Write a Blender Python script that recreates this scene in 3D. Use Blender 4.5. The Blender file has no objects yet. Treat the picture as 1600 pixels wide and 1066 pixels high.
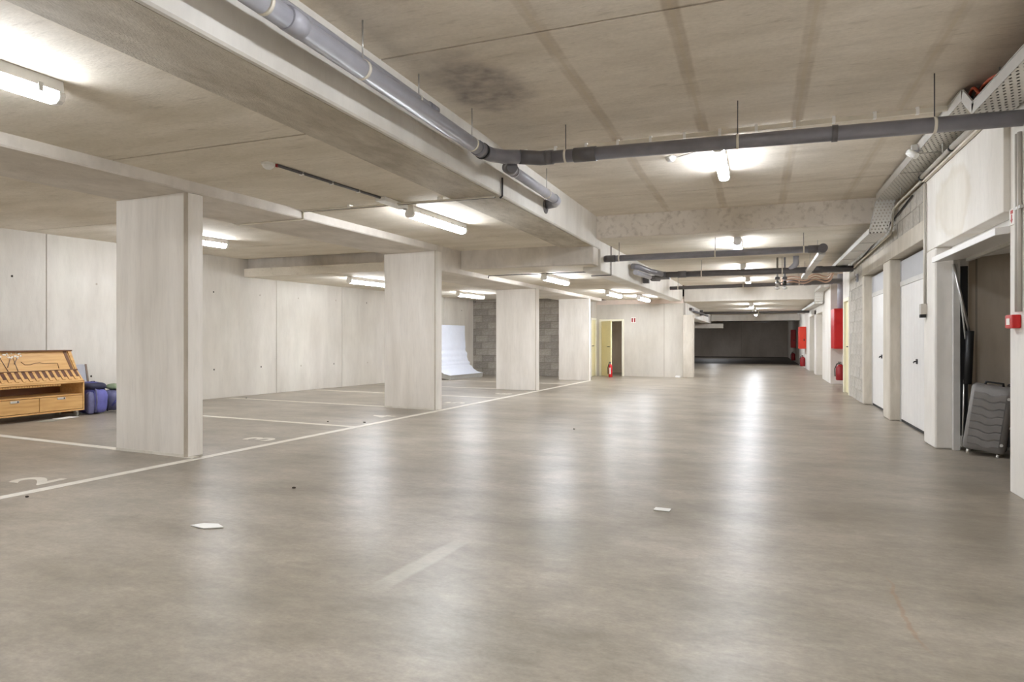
import bpy, bmesh, math, random
from mathutils import Vector, Matrix

random.seed(7)
SC = bpy.context.scene
COL = SC.collection

# ------------------------------------------------------------------ camera, world, exposure
FPX = 1020.0
CAMH = 1.10
YAW = math.atan(385.0 / FPX)
cam_d = bpy.data.cameras.new('camera')
cam_d.sensor_width = 36.0
cam_d.lens = FPX / 1600.0 * 36.0
cam_d.shift_y = -3.0 / 1600.0
cam_d.clip_start = 0.05
cam_d.clip_end = 200
cam = bpy.data.objects.new('camera', cam_d)
COL.objects.link(cam)
cam.location = (0, 0, CAMH)
cam.rotation_euler = (math.pi / 2, 0, YAW)
SC.camera = cam

w = bpy.data.worlds.new('world')
SC.world = w
w.use_nodes = True
w.node_tree.nodes['Background'].inputs[0].default_value = (0.9, 0.95, 1.0, 1)
w.node_tree.nodes['Background'].inputs[1].default_value = 0.02

LAMP = 66.0                       # emission of every fluorescent diffuser
SC.view_settings.view_transform = 'Standard'
SC.view_settings.look = 'None'
SC.view_settings.exposure = 0.50
SC.view_settings.gamma = 1.0
SC.view_settings.use_curve_mapping = False
SC.cycles.use_denoising = True
SC.cycles.max_bounces = 14
SC.cycles.diffuse_bounces = 8
SC.cycles.glossy_bounces = 4
SC.cycles.sample_clamp_indirect = 6.0

# ------------------------------------------------------------------ helpers
def lin(c):
    out = []
    for v in c[:3]:
        v = v / 255.0
        out.append(v / 12.92 if v <= 0.04045 else ((v + 0.055) / 1.055) ** 2.4)
    return out

def new_mat(name):
    m = bpy.data.materials.new(name)
    m.use_nodes = True
    nt = m.node_tree
    b = nt.nodes['Principled BSDF']
    return m, nt, b

def node(nt, kind, **kw):
    n = nt.nodes.new(kind)
    for k, v in kw.items():
        setattr(n, k, v)
    return n

def plain(name, col, rough=0.5, metal=0.0, emis=None, es=0.0, coat=0.0, var=0.06):
    m, nt, b = new_mat(name)
    c = lin(col)
    tc = node(nt, 'ShaderNodeTexCoord')
    nz = node(nt, 'ShaderNodeTexNoise')
    nz.inputs['Scale'].default_value = 9.0
    nz.inputs['Detail'].default_value = 4.0
    nt.links.new(tc.outputs['Object'], nz.inputs['Vector'])
    rp = node(nt, 'ShaderNodeValToRGB')
    rp.color_ramp.elements[0].position = 0.3
    rp.color_ramp.elements[1].position = 0.7
    rp.color_ramp.elements[0].color = [x * (1 - var) for x in c] + [1]
    rp.color_ramp.elements[1].color = [min(1, x * (1 + var)) for x in c] + [1]
    nt.links.new(nz.outputs['Fac'], rp.inputs['Fac'])
    nt.links.new(rp.outputs['Color'], b.inputs['Base Color'])
    b.inputs['Roughness'].default_value = rough
    b.inputs['Metallic'].default_value = metal
    b.inputs['Coat Weight'].default_value = coat
    if emis:
        b.inputs['Emission Color'].default_value = lin(emis) + [1]
        b.inputs['Emission Strength'].default_value = es
    return m

def mixcol(nt, fac, a, bcol, blend='MIX'):
    n = node(nt, 'ShaderNodeMix', data_type='RGBA', blend_type=blend)
    for sock, v in ((0, fac), (6, a), (7, bcol)):
        if hasattr(v, 'is_linked') or hasattr(v, 'links'):
            nt.links.new(v, n.inputs[sock])
        elif sock == 0:
            n.inputs[0].default_value = v
        else:
            n.inputs[sock].default_value = list(v) + [1] if len(v) == 3 else v
    return n.outputs[2]

def concrete(name, c_dark, c_light, stretch=(1, 1, 1), scale=2.0, rough=0.85, bump=0.12,
             spots=0.25, spot_col=None, obj_rand=0.0, extra=None, grain=60.0):
    """cast concrete: big soft clouds, stretched streaks, fine grain, pits"""
    m, nt, b = new_mat(name)
    cd, cl = lin(c_dark), lin(c_light)
    tc = node(nt, 'ShaderNodeTexCoord')
    mp = node(nt, 'ShaderNodeMapping')
    mp.inputs['Scale'].default_value = stretch
    nt.links.new(tc.outputs['Object'], mp.inputs['Vector'])
    n1 = node(nt, 'ShaderNodeTexNoise')
    n1.inputs['Scale'].default_value = scale
    n1.inputs['Detail'].default_value = 9
    n1.inputs['Roughness'].default_value = 0.62
    nt.links.new(mp.outputs['Vector'], n1.inputs['Vector'])
    r1 = node(nt, 'ShaderNodeValToRGB')
    r1.color_ramp.elements[0].position = 0.33
    r1.color_ramp.elements[1].position = 0.68
    r1.color_ramp.elements[0].color = cd + [1]
    r1.color_ramp.elements[1].color = cl + [1]
    nt.links.new(n1.outputs['Fac'], r1.inputs['Fac'])
    col = r1.outputs['Color']
    n2 = node(nt, 'ShaderNodeTexNoise')
    n2.inputs['Scale'].default_value = 0.55
    n2.inputs['Detail'].default_value = 4
    nt.links.new(tc.outputs['Object'], n2.inputs['Vector'])
    r2 = node(nt, 'ShaderNodeValToRGB')
    r2.color_ramp.elements[0].position = 0.3
    r2.color_ramp.elements[1].position = 0.7
    r2.color_ramp.elements[0].color = (0.86, 0.84, 0.80, 1)
    r2.color_ramp.elements[1].color = (1, 1, 1, 1)
    nt.links.new(n2.outputs['Fac'], r2.inputs['Fac'])
    col = mixcol(nt, 1.0, col, r2.outputs['Color'], 'MULTIPLY')
    if spots > 0:
        n3 = node(nt, 'ShaderNodeTexNoise')
        n3.inputs['Scale'].default_value = 14.0
        n3.inputs['Detail'].default_value = 6
        nt.links.new(mp.outputs['Vector'], n3.inputs['Vector'])
        r3 = node(nt, 'ShaderNodeValToRGB')
        r3.color_ramp.elements[0].position = 0.52
        r3.color_ramp.elements[1].position = 0.80
        r3.color_ramp.elements[0].color = (0, 0, 0, 1)
        r3.color_ramp.elements[1].color = (spots, spots, spots, 1)
        nt.links.new(n3.outputs['Fac'], r3.inputs['Fac'])
        sc_ = lin(spot_col) if spot_col else [x * 0.55 for x in cd]
        col = mixcol(nt, r3.outputs['Color'], col, sc_)
    if obj_rand > 0:
        oi = node(nt, 'ShaderNodeObjectInfo')
        rr = node(nt, 'ShaderNodeValToRGB')
        rr.color_ramp.elements[0].color = (1 - obj_rand, 1 - obj_rand, 1 - obj_rand, 1)
        rr.color_ramp.elements[1].color = (1, 1, 1, 1)
        nt.links.new(oi.outputs['Random'], rr.inputs['Fac'])
        col = mixcol(nt, 1.0, col, rr.outputs['Color'], 'MULTIPLY')
    if extra:
        col = extra(nt, tc, col)
    nt.links.new(col, b.inputs['Base Color'])
    b.inputs['Roughness'].default_value = rough
    g = node(nt, 'ShaderNodeTexNoise')
    g.inputs['Scale'].default_value = grain
    g.inputs['Detail'].default_value = 5
    nt.links.new(mp.outputs['Vector'], g.inputs['Vector'])
    if bump <= 0:
        return m
    bp = node(nt, 'ShaderNodeBump')
    bp.inputs['Strength'].default_value = bump
    bp.inputs['Distance'].default_value = 0.02
    nt.links.new(g.outputs['Fac'], bp.inputs['Height'])
    nt.links.new(bp.outputs['Normal'], b.inputs['Normal'])
    return m

# ---- masks used by individual surfaces (all in the object's own metres)
def sep(nt, tc):
    s = node(nt, 'ShaderNodeSeparateXYZ')
    nt.links.new(tc.outputs['Object'], s.inputs[0])
    return s

def mth(nt, op, a, b_=None, c=None):
    n = node(nt, 'ShaderNodeMath', operation=op)
    for i, v in enumerate((a, b_, c)):
        if v is None:
            continue
        if isinstance(v, (int, float)):
            n.inputs[i].default_value = v
        else:
            nt.links.new(v, n.inputs[i])
    return n.outputs[0]

def wob(nt, tc, scale, amt):
    n = node(nt, 'ShaderNodeTexNoise')
    n.inputs['Scale'].default_value = scale
    n.inputs['Detail'].default_value = 5
    nt.links.new(tc.outputs['Object'], n.inputs['Vector'])
    return mth(nt, 'MULTIPLY', mth(nt, 'SUBTRACT', n.outputs['Fac'], 0.5), amt)

def band(nt, v, centre, half, soft):
    """1 inside |v-centre|<half, falling to 0 over soft"""
    d = mth(nt, 'ABSOLUTE', mth(nt, 'SUBTRACT', v, centre))
    n = node(nt, 'ShaderNodeMapRange', interpolation_type='SMOOTHSTEP')
    nt.links.new(d, n.inputs[0])
    n.inputs[1].default_value = half
    n.inputs[2].default_value = half + soft
    n.inputs[3].default_value = 1
    n.inputs[4].default_value = 0
    return n.outputs[0]

def blob(nt, tc, cx, cy, rx, ry, soft, wobble=0.5, ax=('X', 'Y'), scale=3.0):
    s = sep(nt, tc)
    u = mth(nt, 'DIVIDE', mth(nt, 'SUBTRACT', s.outputs[ax[0]], cx), rx)
    v = mth(nt, 'DIVIDE', mth(nt, 'SUBTRACT', s.outputs[ax[1]], cy), ry)
    d = mth(nt, 'SQRT', mth(nt, 'ADD', mth(nt, 'MULTIPLY', u, u), mth(nt, 'MULTIPLY', v, v)))
    d = mth(nt, 'ADD', d, wob(nt, tc, scale, wobble))
    n = node(nt, 'ShaderNodeMapRange', interpolation_type='SMOOTHSTEP')
    nt.links.new(d, n.inputs[0])
    n.inputs[1].default_value = 1.0 - soft
    n.inputs[2].default_value = 1.0
    n.inputs[3].default_value = 1
    n.inputs[4].default_value = 0
    return n.outputs[0], d

def scratches(nt, tc, col):
    for sc_, st_, lo, hi, k in ((4.5, (0.7, 4.5, 1), .60, .74, .34), (11.0, (0.7, 3.2, 1), .60, .74, .26), (40.0, (.8, 1.2, 1), .35, .75, .16)):
        mp = node(nt, 'ShaderNodeMapping')
        mp.inputs['Scale'].default_value = st_
        nt.links.new(tc.outputs['Object'], mp.inputs['Vector'])
        nz = node(nt, 'ShaderNodeTexNoise')
        nz.inputs['Scale'].default_value = sc_
        nz.inputs['Detail'].default_value = 7
        nz.inputs['Roughness'].default_value = 0.62
        nt.links.new(mp.outputs['Vector'], nz.inputs['Vector'])
        mr = node(nt, 'ShaderNodeMapRange')
        nt.links.new(nz.outputs['Fac'], mr.inputs[0])
        mr.inputs[1].default_value = lo
        mr.inputs[2].default_value = hi
        mr.inputs[3].default_value = 0
        mr.inputs[4].default_value = k
        col = mixcol(nt, mr.outputs[0], col, lin((140, 126, 104)))
    return col

def ceiling_stains(nt, tc, col):
    col = scratches(nt, tc, col)
    s = sep(nt, tc)
    xw = mth(nt, 'ADD', s.outputs['X'], wob(nt, tc, 2.0, 0.03))
    yw = mth(nt, 'ADD', s.outputs['Y'], wob(nt, tc, 1.3, 0.5))
    nb = node(nt, 'ShaderNodeTexNoise')
    nb.inputs['Scale'].default_value = 1.7
    nt.links.new(tc.outputs['Object'], nb.inputs['Vector'])
    gr = node(nt, 'ShaderNodeMapRange')
    nb.inputs['Detail'].default_value = 6
    nt.links.new(nb.outputs['Fac'], gr.inputs[0])
    gr.inputs[1].default_value = 0.36
    gr.inputs[2].default_value = 0.66
    gr.inputs[3].default_value = 0.10
    gr.inputs[4].default_value = 0.72
    gate = gr.outputs[0]
    for cx in (-1.26, -0.47, 0.31, 1.10):
        mk = mth(nt, 'MULTIPLY', mth(nt, 'MULTIPLY', band(nt, xw, cx, 0.036, 0.025), gate), 0.35 if cx > 1 else 0.62)
        col = mixcol(nt, mk, col, lin((150, 128, 98)))
        mk = mth(nt, 'MULTIPLY', band(nt, xw, cx, 0.008, 0.012), 0.4)
        col = mixcol(nt, mk, col, lin((205, 192, 168)))
    # water mark beside the edge beam and pipe
    m1, d = blob(nt, tc, -1.95, 4.55, 0.42, 0.75, 0.6, 0.9)
    nz = node(nt, 'ShaderNodeTexNoise')
    nz.inputs['Scale'].default_value = 9
    nz.inputs['Detail'].default_value = 8
    nt.links.new(tc.outputs['Object'], nz.inputs['Vector'])
    col = mixcol(nt, mth(nt, 'MULTIPLY', mth(nt, 'MULTIPLY', m1, nz.outputs['Fac']), 1.1), col, lin((116, 108, 106)))
    return col

def ring_stain(nt, tc, col):
    for (cy, cz, ry, rz, k) in ((7.05, 2.36, 0.55, 0.30, 0.20),):
        m1, d = blob(nt, tc, cy, cz, ry, rz, 0.3, 1.6, ('Y', 'Z'), 2.6)
        rim = band(nt, d, 0.90, 0.02, 0.22)
        col = mixcol(nt, mth(nt, 'MULTIPLY', rim, k), col, lin((186, 168, 132)))
        col = mixcol(nt, mth(nt, 'MULTIPLY', m1, 0.18), col, lin((205, 190, 160)))
    return col

def floor_marks(nt, tc, col):
    for sc_, st_, amt in ((7.0, (0.5, 1.0, 1), 0.17), (26.0, (0.6, 1, 1), 0.20), (80.0, (0.7, 1, 1), 0.16)):
        mp = node(nt, 'ShaderNodeMapping')
        mp.inputs['Scale'].default_value = st_
        nt.links.new(tc.outputs['Object'], mp.inputs['Vector'])
        nz = node(nt, 'ShaderNodeTexNoise')
        nz.inputs['Scale'].default_value = sc_
        nz.inputs['Detail'].default_value = 6
        nz.inputs['Roughness'].default_value = 0.65
        nt.links.new(mp.outputs['Vector'], nz.inputs['Vector'])
        mr = node(nt, 'ShaderNodeMapRange')
        nt.links.new(nz.outputs['Fac'], mr.inputs[0])
        mr.inputs[1].default_value = 0.2
        mr.inputs[2].default_value = 0.8
        mr.inputs[3].default_value = 1 - amt
        mr.inputs[4].default_value = 1 + amt
        cb = node(nt, 'ShaderNodeCombineColor')
        for i in range(3):
            nt.links.new(mr.outputs[0], cb.inputs[i])
        col = mixcol(nt, 1.0, col, cb.outputs[0], 'MULTIPLY')
    # old worn paint strip
    s = sep(nt, tc)
    u = mth(nt, 'ADD', mth(nt, 'ADD', s.outputs['X'], mth(nt, 'MULTIPLY', s.outputs['Y'], -0.09)), 1.80)
    yb = band(nt, s.outputs['Y'], 2.87, 0.22, 0.25)
    mk = mth(nt, 'MULTIPLY', mth(nt, 'MULTIPLY', band(nt, mth(nt, 'ADD', u, wob(nt, tc, 4, 0.03)), 0.0, 0.035, 0.03), yb), 0.24)
    col = mixcol(nt, mk, col, lin((208, 203, 190)))
    # rusty hairline crack
    cx = mth(nt, 'ADD', s.outputs['X'], wob(nt, tc, 5, 0.10))
    mk = mth(nt, 'MULTIPLY', mth(nt, 'MULTIPLY', band(nt, cx, 0.55, 0.002, 0.009), band(nt, s.outputs['Y'], 3.05, 0.22, 0.25)), 0.40)
    col = mixcol(nt, mk, col, lin((150, 112, 70)))
    # damp / oil patches that have a shape of their own
    for (cx_, cy_, rx, ry, k) in ((0.62, 4.6, 0.7, 0.45, 0.33), (1.25, 4.55, 0.45, 0.5, 0.38), (1.5, 5.75, 0.28, 0.35, 0.55),
                                  (-1.0, 3.5, 0.55, 0.35, 0.22), (-1.6, 2.2, 0.8, 0.3, 0.18), (-5.4, 4.3, 0.6, 0.35, 0.28),
                                  (-5.1, 8.6, 0.6, 0.4, 0.28), (-0.3, 12.5, 1.1, 0.8, 0.25), (0.5, 17.5, 1.2, 1.6, 0.3),
                                  (-3.2, 4.5, 0.6, 0.9, 0.15), (-0.1, 1.9, 0.25, 0.12, 0.2)):
        m1, d = blob(nt, tc, cx_, cy_, rx, ry, 0.6, 0.9, ('X', 'Y'), 2.2)
        col = mixcol(nt, mth(nt, 'MULTIPLY', m1, k), col, lin((112, 104, 90)))
    return col

M = {}
M['ceil'] = concrete('ceiling_concrete', (222, 213, 199), (244, 236, 224), (0.5, 1.6, 1), 2.0, 0.9, 0.15, 0.18, extra=ceiling_stains)
M['ceil2'] = concrete('ceiling_concrete_plain', (220, 212, 196), (242, 235, 223), (0.5, 1.6, 1), 1.6, 0.9, 0.12, 0.15, extra=scratches)
M['beam'] = concrete('beam_concrete', (204, 197, 188), (228, 222, 214), (1, 0.7, 0.5), 2.4, 0.85, 0.15, 0.25)
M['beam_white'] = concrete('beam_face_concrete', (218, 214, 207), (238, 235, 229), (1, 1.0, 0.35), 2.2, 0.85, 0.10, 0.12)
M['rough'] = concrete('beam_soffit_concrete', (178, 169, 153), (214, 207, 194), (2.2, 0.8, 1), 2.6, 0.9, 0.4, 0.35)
M['pitted'] = concrete('pitted_beam_concrete', (228, 221, 212), (244, 238, 230), (1, 1, 1), 2.4, 0.85, 0.3, 0.5, (140, 126, 110))
M['column'] = concrete('column_concrete', (222, 216, 207), (242, 237, 230), (2.2, 2.2, 0.28), 1.9, 0.82, 0.10, 0.18)
M['wall'] = concrete('left_wall_concrete', (203, 197, 188), (221, 216, 207), (1.6, 1.6, 0.35), 1.7, 0.85, 0.08, 0.12)
M['wall_r'] = concrete('right_wall_concrete', (230, 226, 219), (243, 240, 235), (1.5, 1.5, 0.5), 1.7, 0.85, 0.08, 0.15, extra=ring_stain)
M['jamb'] = concrete('jamb_concrete', (196, 188, 174), (222, 215, 203), (1.5, 1.5, 0.4), 2.2, 0.85, 0.10, 0.22)
M['inner'] = concrete('garage_inner_concrete', (206, 195, 179), (228, 218, 204), (1.6, 1.6, 0.35), 1.9, 0.88, 0.10, 0.2)
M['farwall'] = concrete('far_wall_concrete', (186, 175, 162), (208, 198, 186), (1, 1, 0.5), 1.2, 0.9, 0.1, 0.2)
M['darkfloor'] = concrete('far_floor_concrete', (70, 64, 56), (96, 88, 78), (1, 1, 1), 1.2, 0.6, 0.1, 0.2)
M['block'] = concrete('grey_block', (166, 160, 151), (198, 192, 184), (1, 1, 1), 6.0, 0.95, 0.5, 0.5, obj_rand=0.28, grain=90)
M['block_pale'] = concrete('pale_block', (190, 185, 176), (214, 209, 200), (1, 1, 1), 5.0, 0.95, 0.4, 0.25, obj_rand=0.12, grain=90)
M['mortar'] = concrete('mortar', (120, 113, 104), (150, 143, 133), (1, 1, 1), 5, 0.95, 0.3, 0.2)
M['mortar_pale'] = concrete('mortar_pale', (184, 178, 166), (204, 198, 188), (1, 1, 1), 5, 0.95, 0.3, 0.2)
M['chamfer_dark'] = concrete('dark_chamfer', (176, 165, 150), (200, 190, 176), (1, 1, .4), 5, 0.95, 0.2, 0.2)
M['floor'] = concrete('floor_concrete', (133, 125, 112), (168, 159, 146), (0.8, 1.3, 1), 1.5, 0.35, 0.0, 0.10, extra=floor_marks, grain=35)
def polish(m):
    nt = m.node_tree
    b = nt.nodes['Principled BSDF']
    b.inputs['Roughness'].default_value = 0.35
    b.inputs['Specular IOR Level'].default_value = 0.45
polish(M['floor'])
M['paint'] = concrete('worn_line_paint', (216, 210, 198), (236, 231, 221), (1, 1, 1), 5, 0.5, 0.0, 0.5, (186, 178, 164))
M['pvc'] = plain('grey_pvc', (128, 126, 132), 0.32, var=0.10)
M['pvc_light'] = plain('light_grey_pvc', (170, 170, 178), 0.32, var=0.08)
M['pvc_dark'] = plain('dark_grey_pvc', (96, 93, 94), 0.4, var=0.10)
M['conduit'] = plain('pale_grey_conduit', (186, 180, 170), 0.4, var=0.05)
M['rubber'] = plain('black_rubber', (28, 27, 27), 0.6)
M['black'] = plain('black_plastic', (24, 23, 23), 0.45)
M['zinc'] = plain('zinc_steel', (190, 188, 184), 0.35, 0.85)
M['steel'] = plain('painted_steel', (205, 203, 198), 0.4, 0.2)
M['white'] = plain('white_plastic', (246, 245, 242), 0.4)
M['cream'] = plain('cream_plastic', (224, 217, 202), 0.45)
M['doorwhite'] = plain('white_door_paint', (238, 236, 233), 0.35, var=0.02)
M['doorgrey'] = plain('grey_transom_paint', (186, 187, 190), 0.4, var=0.03)
M['yellow'] = plain('pale_yellow_door', (226, 216, 172), 0.5, var=0.03)
M['cream_frame'] = plain('cream_door_frame', (236, 231, 210), 0.45, var=0.02)
M['red'] = plain('red_paint', (190, 16, 18), 0.35, var=0.04)
M['orange'] = plain('orange_red_paint', (222, 62, 42), 0.4, var=0.04)
M['darkred'] = plain('dark_red_paint', (150, 22, 30), 0.35, var=0.05)
M['label'] = plain('paper_label', (236, 232, 224), 0.6)
M['paper'] = plain('paper', (232, 230, 224), 0.7, var=0.03)
M['blackgap'] = plain('dark_joint', (58, 50, 42), 0.95)
M['joint'] = plain('grey_joint', (172, 162, 148), 0.95)
M['pinkboard'] = plain('pinkish_board', (222, 206, 194), 0.8, var=0.05)
M['cable_o'] = plain('orange_cable', (190, 84, 52), 0.5)
M['cable_p'] = plain('pale_cable', (196, 164, 146), 0.5)
M['cable_k'] = plain('black_cable', (40, 38, 38), 0.5)

def emit_mat():
    m, nt, b = new_mat('lamp_diffuser')
    b.inputs['Base Color'].default_value = (0.9, 0.9, 0.9, 1)
    b.inputs['Emission Color'].default_value = (0.94, 0.985, 1.06, 1)
    b.inputs['Emission Strength'].default_value = LAMP
    return m
M['glow'] = emit_mat()

def wood_mat():
    m, nt, b = new_mat('beech_wood')
    tc = node(nt, 'ShaderNodeTexCoord')
    mp = node(nt, 'ShaderNodeMapping')
    mp.inputs['Scale'].default_value = (14, 1.2, 14)
    nt.links.new(tc.outputs['Object'], mp.inputs['Vector'])
    n = node(nt, 'ShaderNodeTexNoise')
    n.inputs['Scale'].default_value = 2.2
    n.inputs['Detail'].default_value = 6
    nt.links.new(mp.outputs['Vector'], n.inputs['Vector'])
    r = node(nt, 'ShaderNodeValToRGB')
    r.color_ramp.elements[0].position = 0.3
    r.color_ramp.elements[1].position = 0.72
    r.color_ramp.elements[0].color = lin((196, 148, 86)) + [1]
    r.color_ramp.elements[1].color = lin((220, 176, 114)) + [1]
    nt.links.new(n.outputs['Fac'], r.inputs['Fac'])
    nt.links.new(r.outputs['Color'], b.inputs['Base Color'])
    b.inputs['Roughness'].default_value = 0.42
    return m
M['wood'] = wood_mat()
M['wood_dark'] = plain('dark_stained_wood', (110, 72, 40), 0.5, var=0.15)
M['blossom'] = plain('cream_inlay', (244, 236, 220), 0.6)
M['trunk'] = plain('grey_inlay', (120, 104, 92), 0.6)
M['slot'] = plain('dark_brown_key', (92, 52, 30), 0.5, var=0.2)
M['silver'] = plain('silver_handle', (214, 210, 202), 0.3, 0.6)
M['fab_blue'] = plain('blue_nylon', (70, 72, 138), 0.6, var=0.25)
M['fab_violet'] = plain('violet_nylon', (100, 100, 168), 0.6, var=0.2)
M['fab_grey'] = plain('grey_blue_nylon', (98, 98, 132), 0.65, var=0.2)
M['fab_navy'] = plain('navy_trim', (32, 32, 58), 0.6)
M['fab_green'] = plain('green_grey_cloth', (126, 140, 112), 0.8, var=0.3)
M['stone'] = plain('pale_grey_roll', (160, 158, 146), 0.8, var=0.15)
M['mat_top'] = plain('white_mattress_ticking', (222, 226, 236), 0.8, var=0.02)
M['mat_side'] = plain('grey_mattress_border', (172, 170, 164), 0.85, var=0.04)
M['case'] = plain('grey_hard_shell', (124, 120, 117), 0.32, var=0.10, coat=0.2)
M['case_dark'] = plain('charcoal_hard_shell', (70, 67, 65), 0.35, var=0.10)

def tray_mat():
    m, nt, b = new_mat('perforated_galvanised_steel')
    tc = node(nt, 'ShaderNodeTexCoord')
    mp = node(nt, 'ShaderNodeMapping')
    mp.inputs['Scale'].default_value = (1 / 0.040, 1 / 0.060, 1 / 0.060)
    nt.links.new(tc.outputs['Object'], mp.inputs['Vector'])
    s = node(nt, 'ShaderNodeSeparateXYZ')
    nt.links.new(mp.outputs['Vector'], s.inputs[0])
    yz = mth(nt, 'ADD', s.outputs['Y'], s.outputs['Z'])
    row = mth(nt, 'FLOOR', yz)
    off = mth(nt, 'MULTIPLY', mth(nt, 'MODULO', row, 2.0), 0.5)
    u = mth(nt, 'SUBTRACT', mth(nt, 'FRACT', mth(nt, 'ADD', s.outputs['X'], off)), 0.5)
    v = mth(nt, 'SUBTRACT', mth(nt, 'FRACT', yz), 0.5)
    d = mth(nt, 'ADD', mth(nt, 'MULTIPLY', u, mth(nt, 'MULTIPLY', u, 2.6)), mth(nt, 'MULTIPLY', v, mth(nt, 'MULTIPLY', v, 1.6)))
    hole = mth(nt, 'LESS_THAN', d, 0.13)
    b.inputs['Base Color'].default_value = lin((232, 230, 224)) + [1]
    b.inputs['Metallic'].default_value = 0.05
    b.inputs['Roughness'].default_value = 0.45
    tr = node(nt, 'ShaderNodeBsdfTransparent')
    mx = node(nt, 'ShaderNodeMixShader')
    nt.links.new(hole, mx.inputs[0])
    nt.links.new(b.outputs[0], mx.inputs[1])
    nt.links.new(tr.outputs[0], mx.inputs[2])
    nt.links.new(mx.outputs[0], nt.nodes['Material Output'].inputs['Surface'])
    return m
M['tray'] = tray_mat()

# ------------------------------------------------------------------ mesh builder
class MB:
    def __init__(s):
        s.v, s.f, s.sm = [], [], []

    def add(s, vs, fs, smooth=False):
        o = len(s.v)
        s.v += [tuple(p) for p in vs]
        s.f += [tuple(i + o for i in f) for f in fs]
        s.sm += [smooth] * len(fs)
        return s

    def hexa(s, p):
        """8 corners: bottom ring 0-3 ccw, top ring 4-7"""
        return s.add(p, [(3, 2, 1, 0), (4, 5, 6, 7), (0, 1, 5, 4), (1, 2, 6, 5), (2, 3, 7, 6), (3, 0, 4, 7)])

    def box(s, x0, x1, y0, y1, z0, z1):
        return s.hexa([(x0, y0, z0), (x1, y0, z0), (x1, y1, z0), (x0, y1, z0),
                       (x0, y0, z1), (x1, y0, z1), (x1, y1, z1), (x0, y1, z1)])

    def prism(s, ring, z0, z1):
        """ring: ccw xy outline"""
        n = len(ring)
        vs = [(x, y, z0) for x, y in ring] + [(x, y, z1) for x, y in ring]
        fs = [tuple(reversed(range(n))), tuple(range(n, 2 * n))]
        fs += [(i, (i + 1) % n, n + (i + 1) % n, n + i) for i in range(n)]
        return s.add(vs, fs)

    def extr(s, prof, axis, a0, a1, smooth=False):
        """closed 2-D profile extruded along an axis; profile coords are the other two axes in xyz order"""
        n = len(prof)
        def pt(p, a):
            if axis == 'x': return (a, p[0], p[1])
            if axis == 'y': return (p[0], a, p[1])
            return (p[0], p[1], a)
        vs = [pt(p, a0) for p in prof] + [pt(p, a1) for p in prof]
        fs = [tuple(range(n)), tuple(reversed(range(n, 2 * n)))]
        s.add(vs, fs)
        o = len(s.v) - 2 * n
        for i in range(n):
            s.f.append((o + i, o + n + i, o + n + (i + 1) % n, o + (i + 1) % n))
            s.sm.append(smooth)
        return s

    def tube(s, pts, r, seg=14, caps=True):
        pts = [Vector(p) for p in pts]
        rs = r if isinstance(r, (list, tuple)) else [r] * len(pts)
        n = len(pts)
        rings = []
        t0 = (pts[1] - pts[0]).normalized()
        up = Vector((0, 0, 1)) if abs(t0.z) < 0.9 else Vector((1, 0, 0))
        for i in range(n):
            if i == 0: t = pts[1] - pts[0]
            elif i == n - 1: t = pts[-1] - pts[-2]
            else: t = (pts[i + 1] - pts[i]).normalized() + (pts[i] - pts[i - 1]).normalized()
            t.normalize()
            a = t.cross(up)
            if a.length < 1e-4: a = t.cross(Vector((1, 0, 0)))
            a.normalize()
            up = a.cross(t).normalized()
            rings.append([pts[i] + (a * math.cos(2 * math.pi * k / seg) + up * math.sin(2 * math.pi * k / seg)) * rs[i] for k in range(seg)])
        vs = [p for rg in rings for p in rg]
        fs = []
        for i in range(n - 1):
            for k in range(seg):
                fs.append((i * seg + k, i * seg + (k + 1) % seg, (i + 1) * seg + (k + 1) % seg, (i + 1) * seg + k))
        s.add(vs, fs, True)
        if caps:
            o = len(s.v) - len(vs)
            s.f.append(tuple(o + k for k in reversed(range(seg)))); s.sm.append(False)
            s.f.append(tuple(o + (n - 1) * seg + k for k in range(seg))); s.sm.append(False)
        return s

    def build(s, name, mat, parent=None, bevel=0.0, seg=2):
        me = bpy.data.meshes.new(name)
        me.from_pydata(s.v, [], s.f)
        for p, q in zip(me.polygons, s.sm):
            p.use_smooth = q
        bm = bmesh.new()
        bm.from_mesh(me)
        bmesh.ops.recalc_face_normals(bm, faces=bm.faces)
        if bevel > 0:
            es = [e for e in bm.edges if len(e.link_faces) == 2 and e.calc_face_angle(0) > 0.6]
            bmesh.ops.bevel(bm, geom=es, offset=bevel, segments=seg, affect='EDGES', profile=0.5, clamp_overlap=True)
        bm.to_mesh(me)
        bm.free()
        me.materials.append(M[mat] if isinstance(mat, str) else mat)
        o = bpy.data.objects.new(name, me)
        COL.objects.link(o)
        if parent is not None:
            o.parent = parent
            o.matrix_parent_inverse = parent.get('_inv_m') or Matrix.Identity(4)
            o.location = o.location - Vector(ORIG.get(parent.name, (0, 0, 0)))
        return o

ORIG = {}    # world origin of things whose parts are written in world metres

def tag(o, label=None, cat=None, group=None, kind=None):
    if label: o['label'] = label
    if cat: o['category'] = cat
    if group: o['group'] = group
    if kind: o['kind'] = kind
    return o

def thing(name, label, cat, at=(0, 0, 0), group=None, rz=0.0, world=True, kind=None):
    """an Empty; with world=True its parts are given in world metres, else in local metres"""
    o = bpy.data.objects.new(name, None)
    o.empty_display_size = 0.1
    COL.objects.link(o)
    o.location = at
    o.rotation_euler = (0, 0, rz)
    if world:
        ORIG[o.name] = tuple(at)
    tag(o, label, cat, group, kind)
    return o

def struct(name, label=None, at=(0, 0, 0)):
    o = thing(name, label, None, at, kind='structure')
    return o

def copy_tree(o, parent=None):
    c = o.copy()
    COL.objects.link(c)
    c.parent = parent
    for ch in list(o.children):
        copy_tree(ch, c)
    return c

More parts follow.
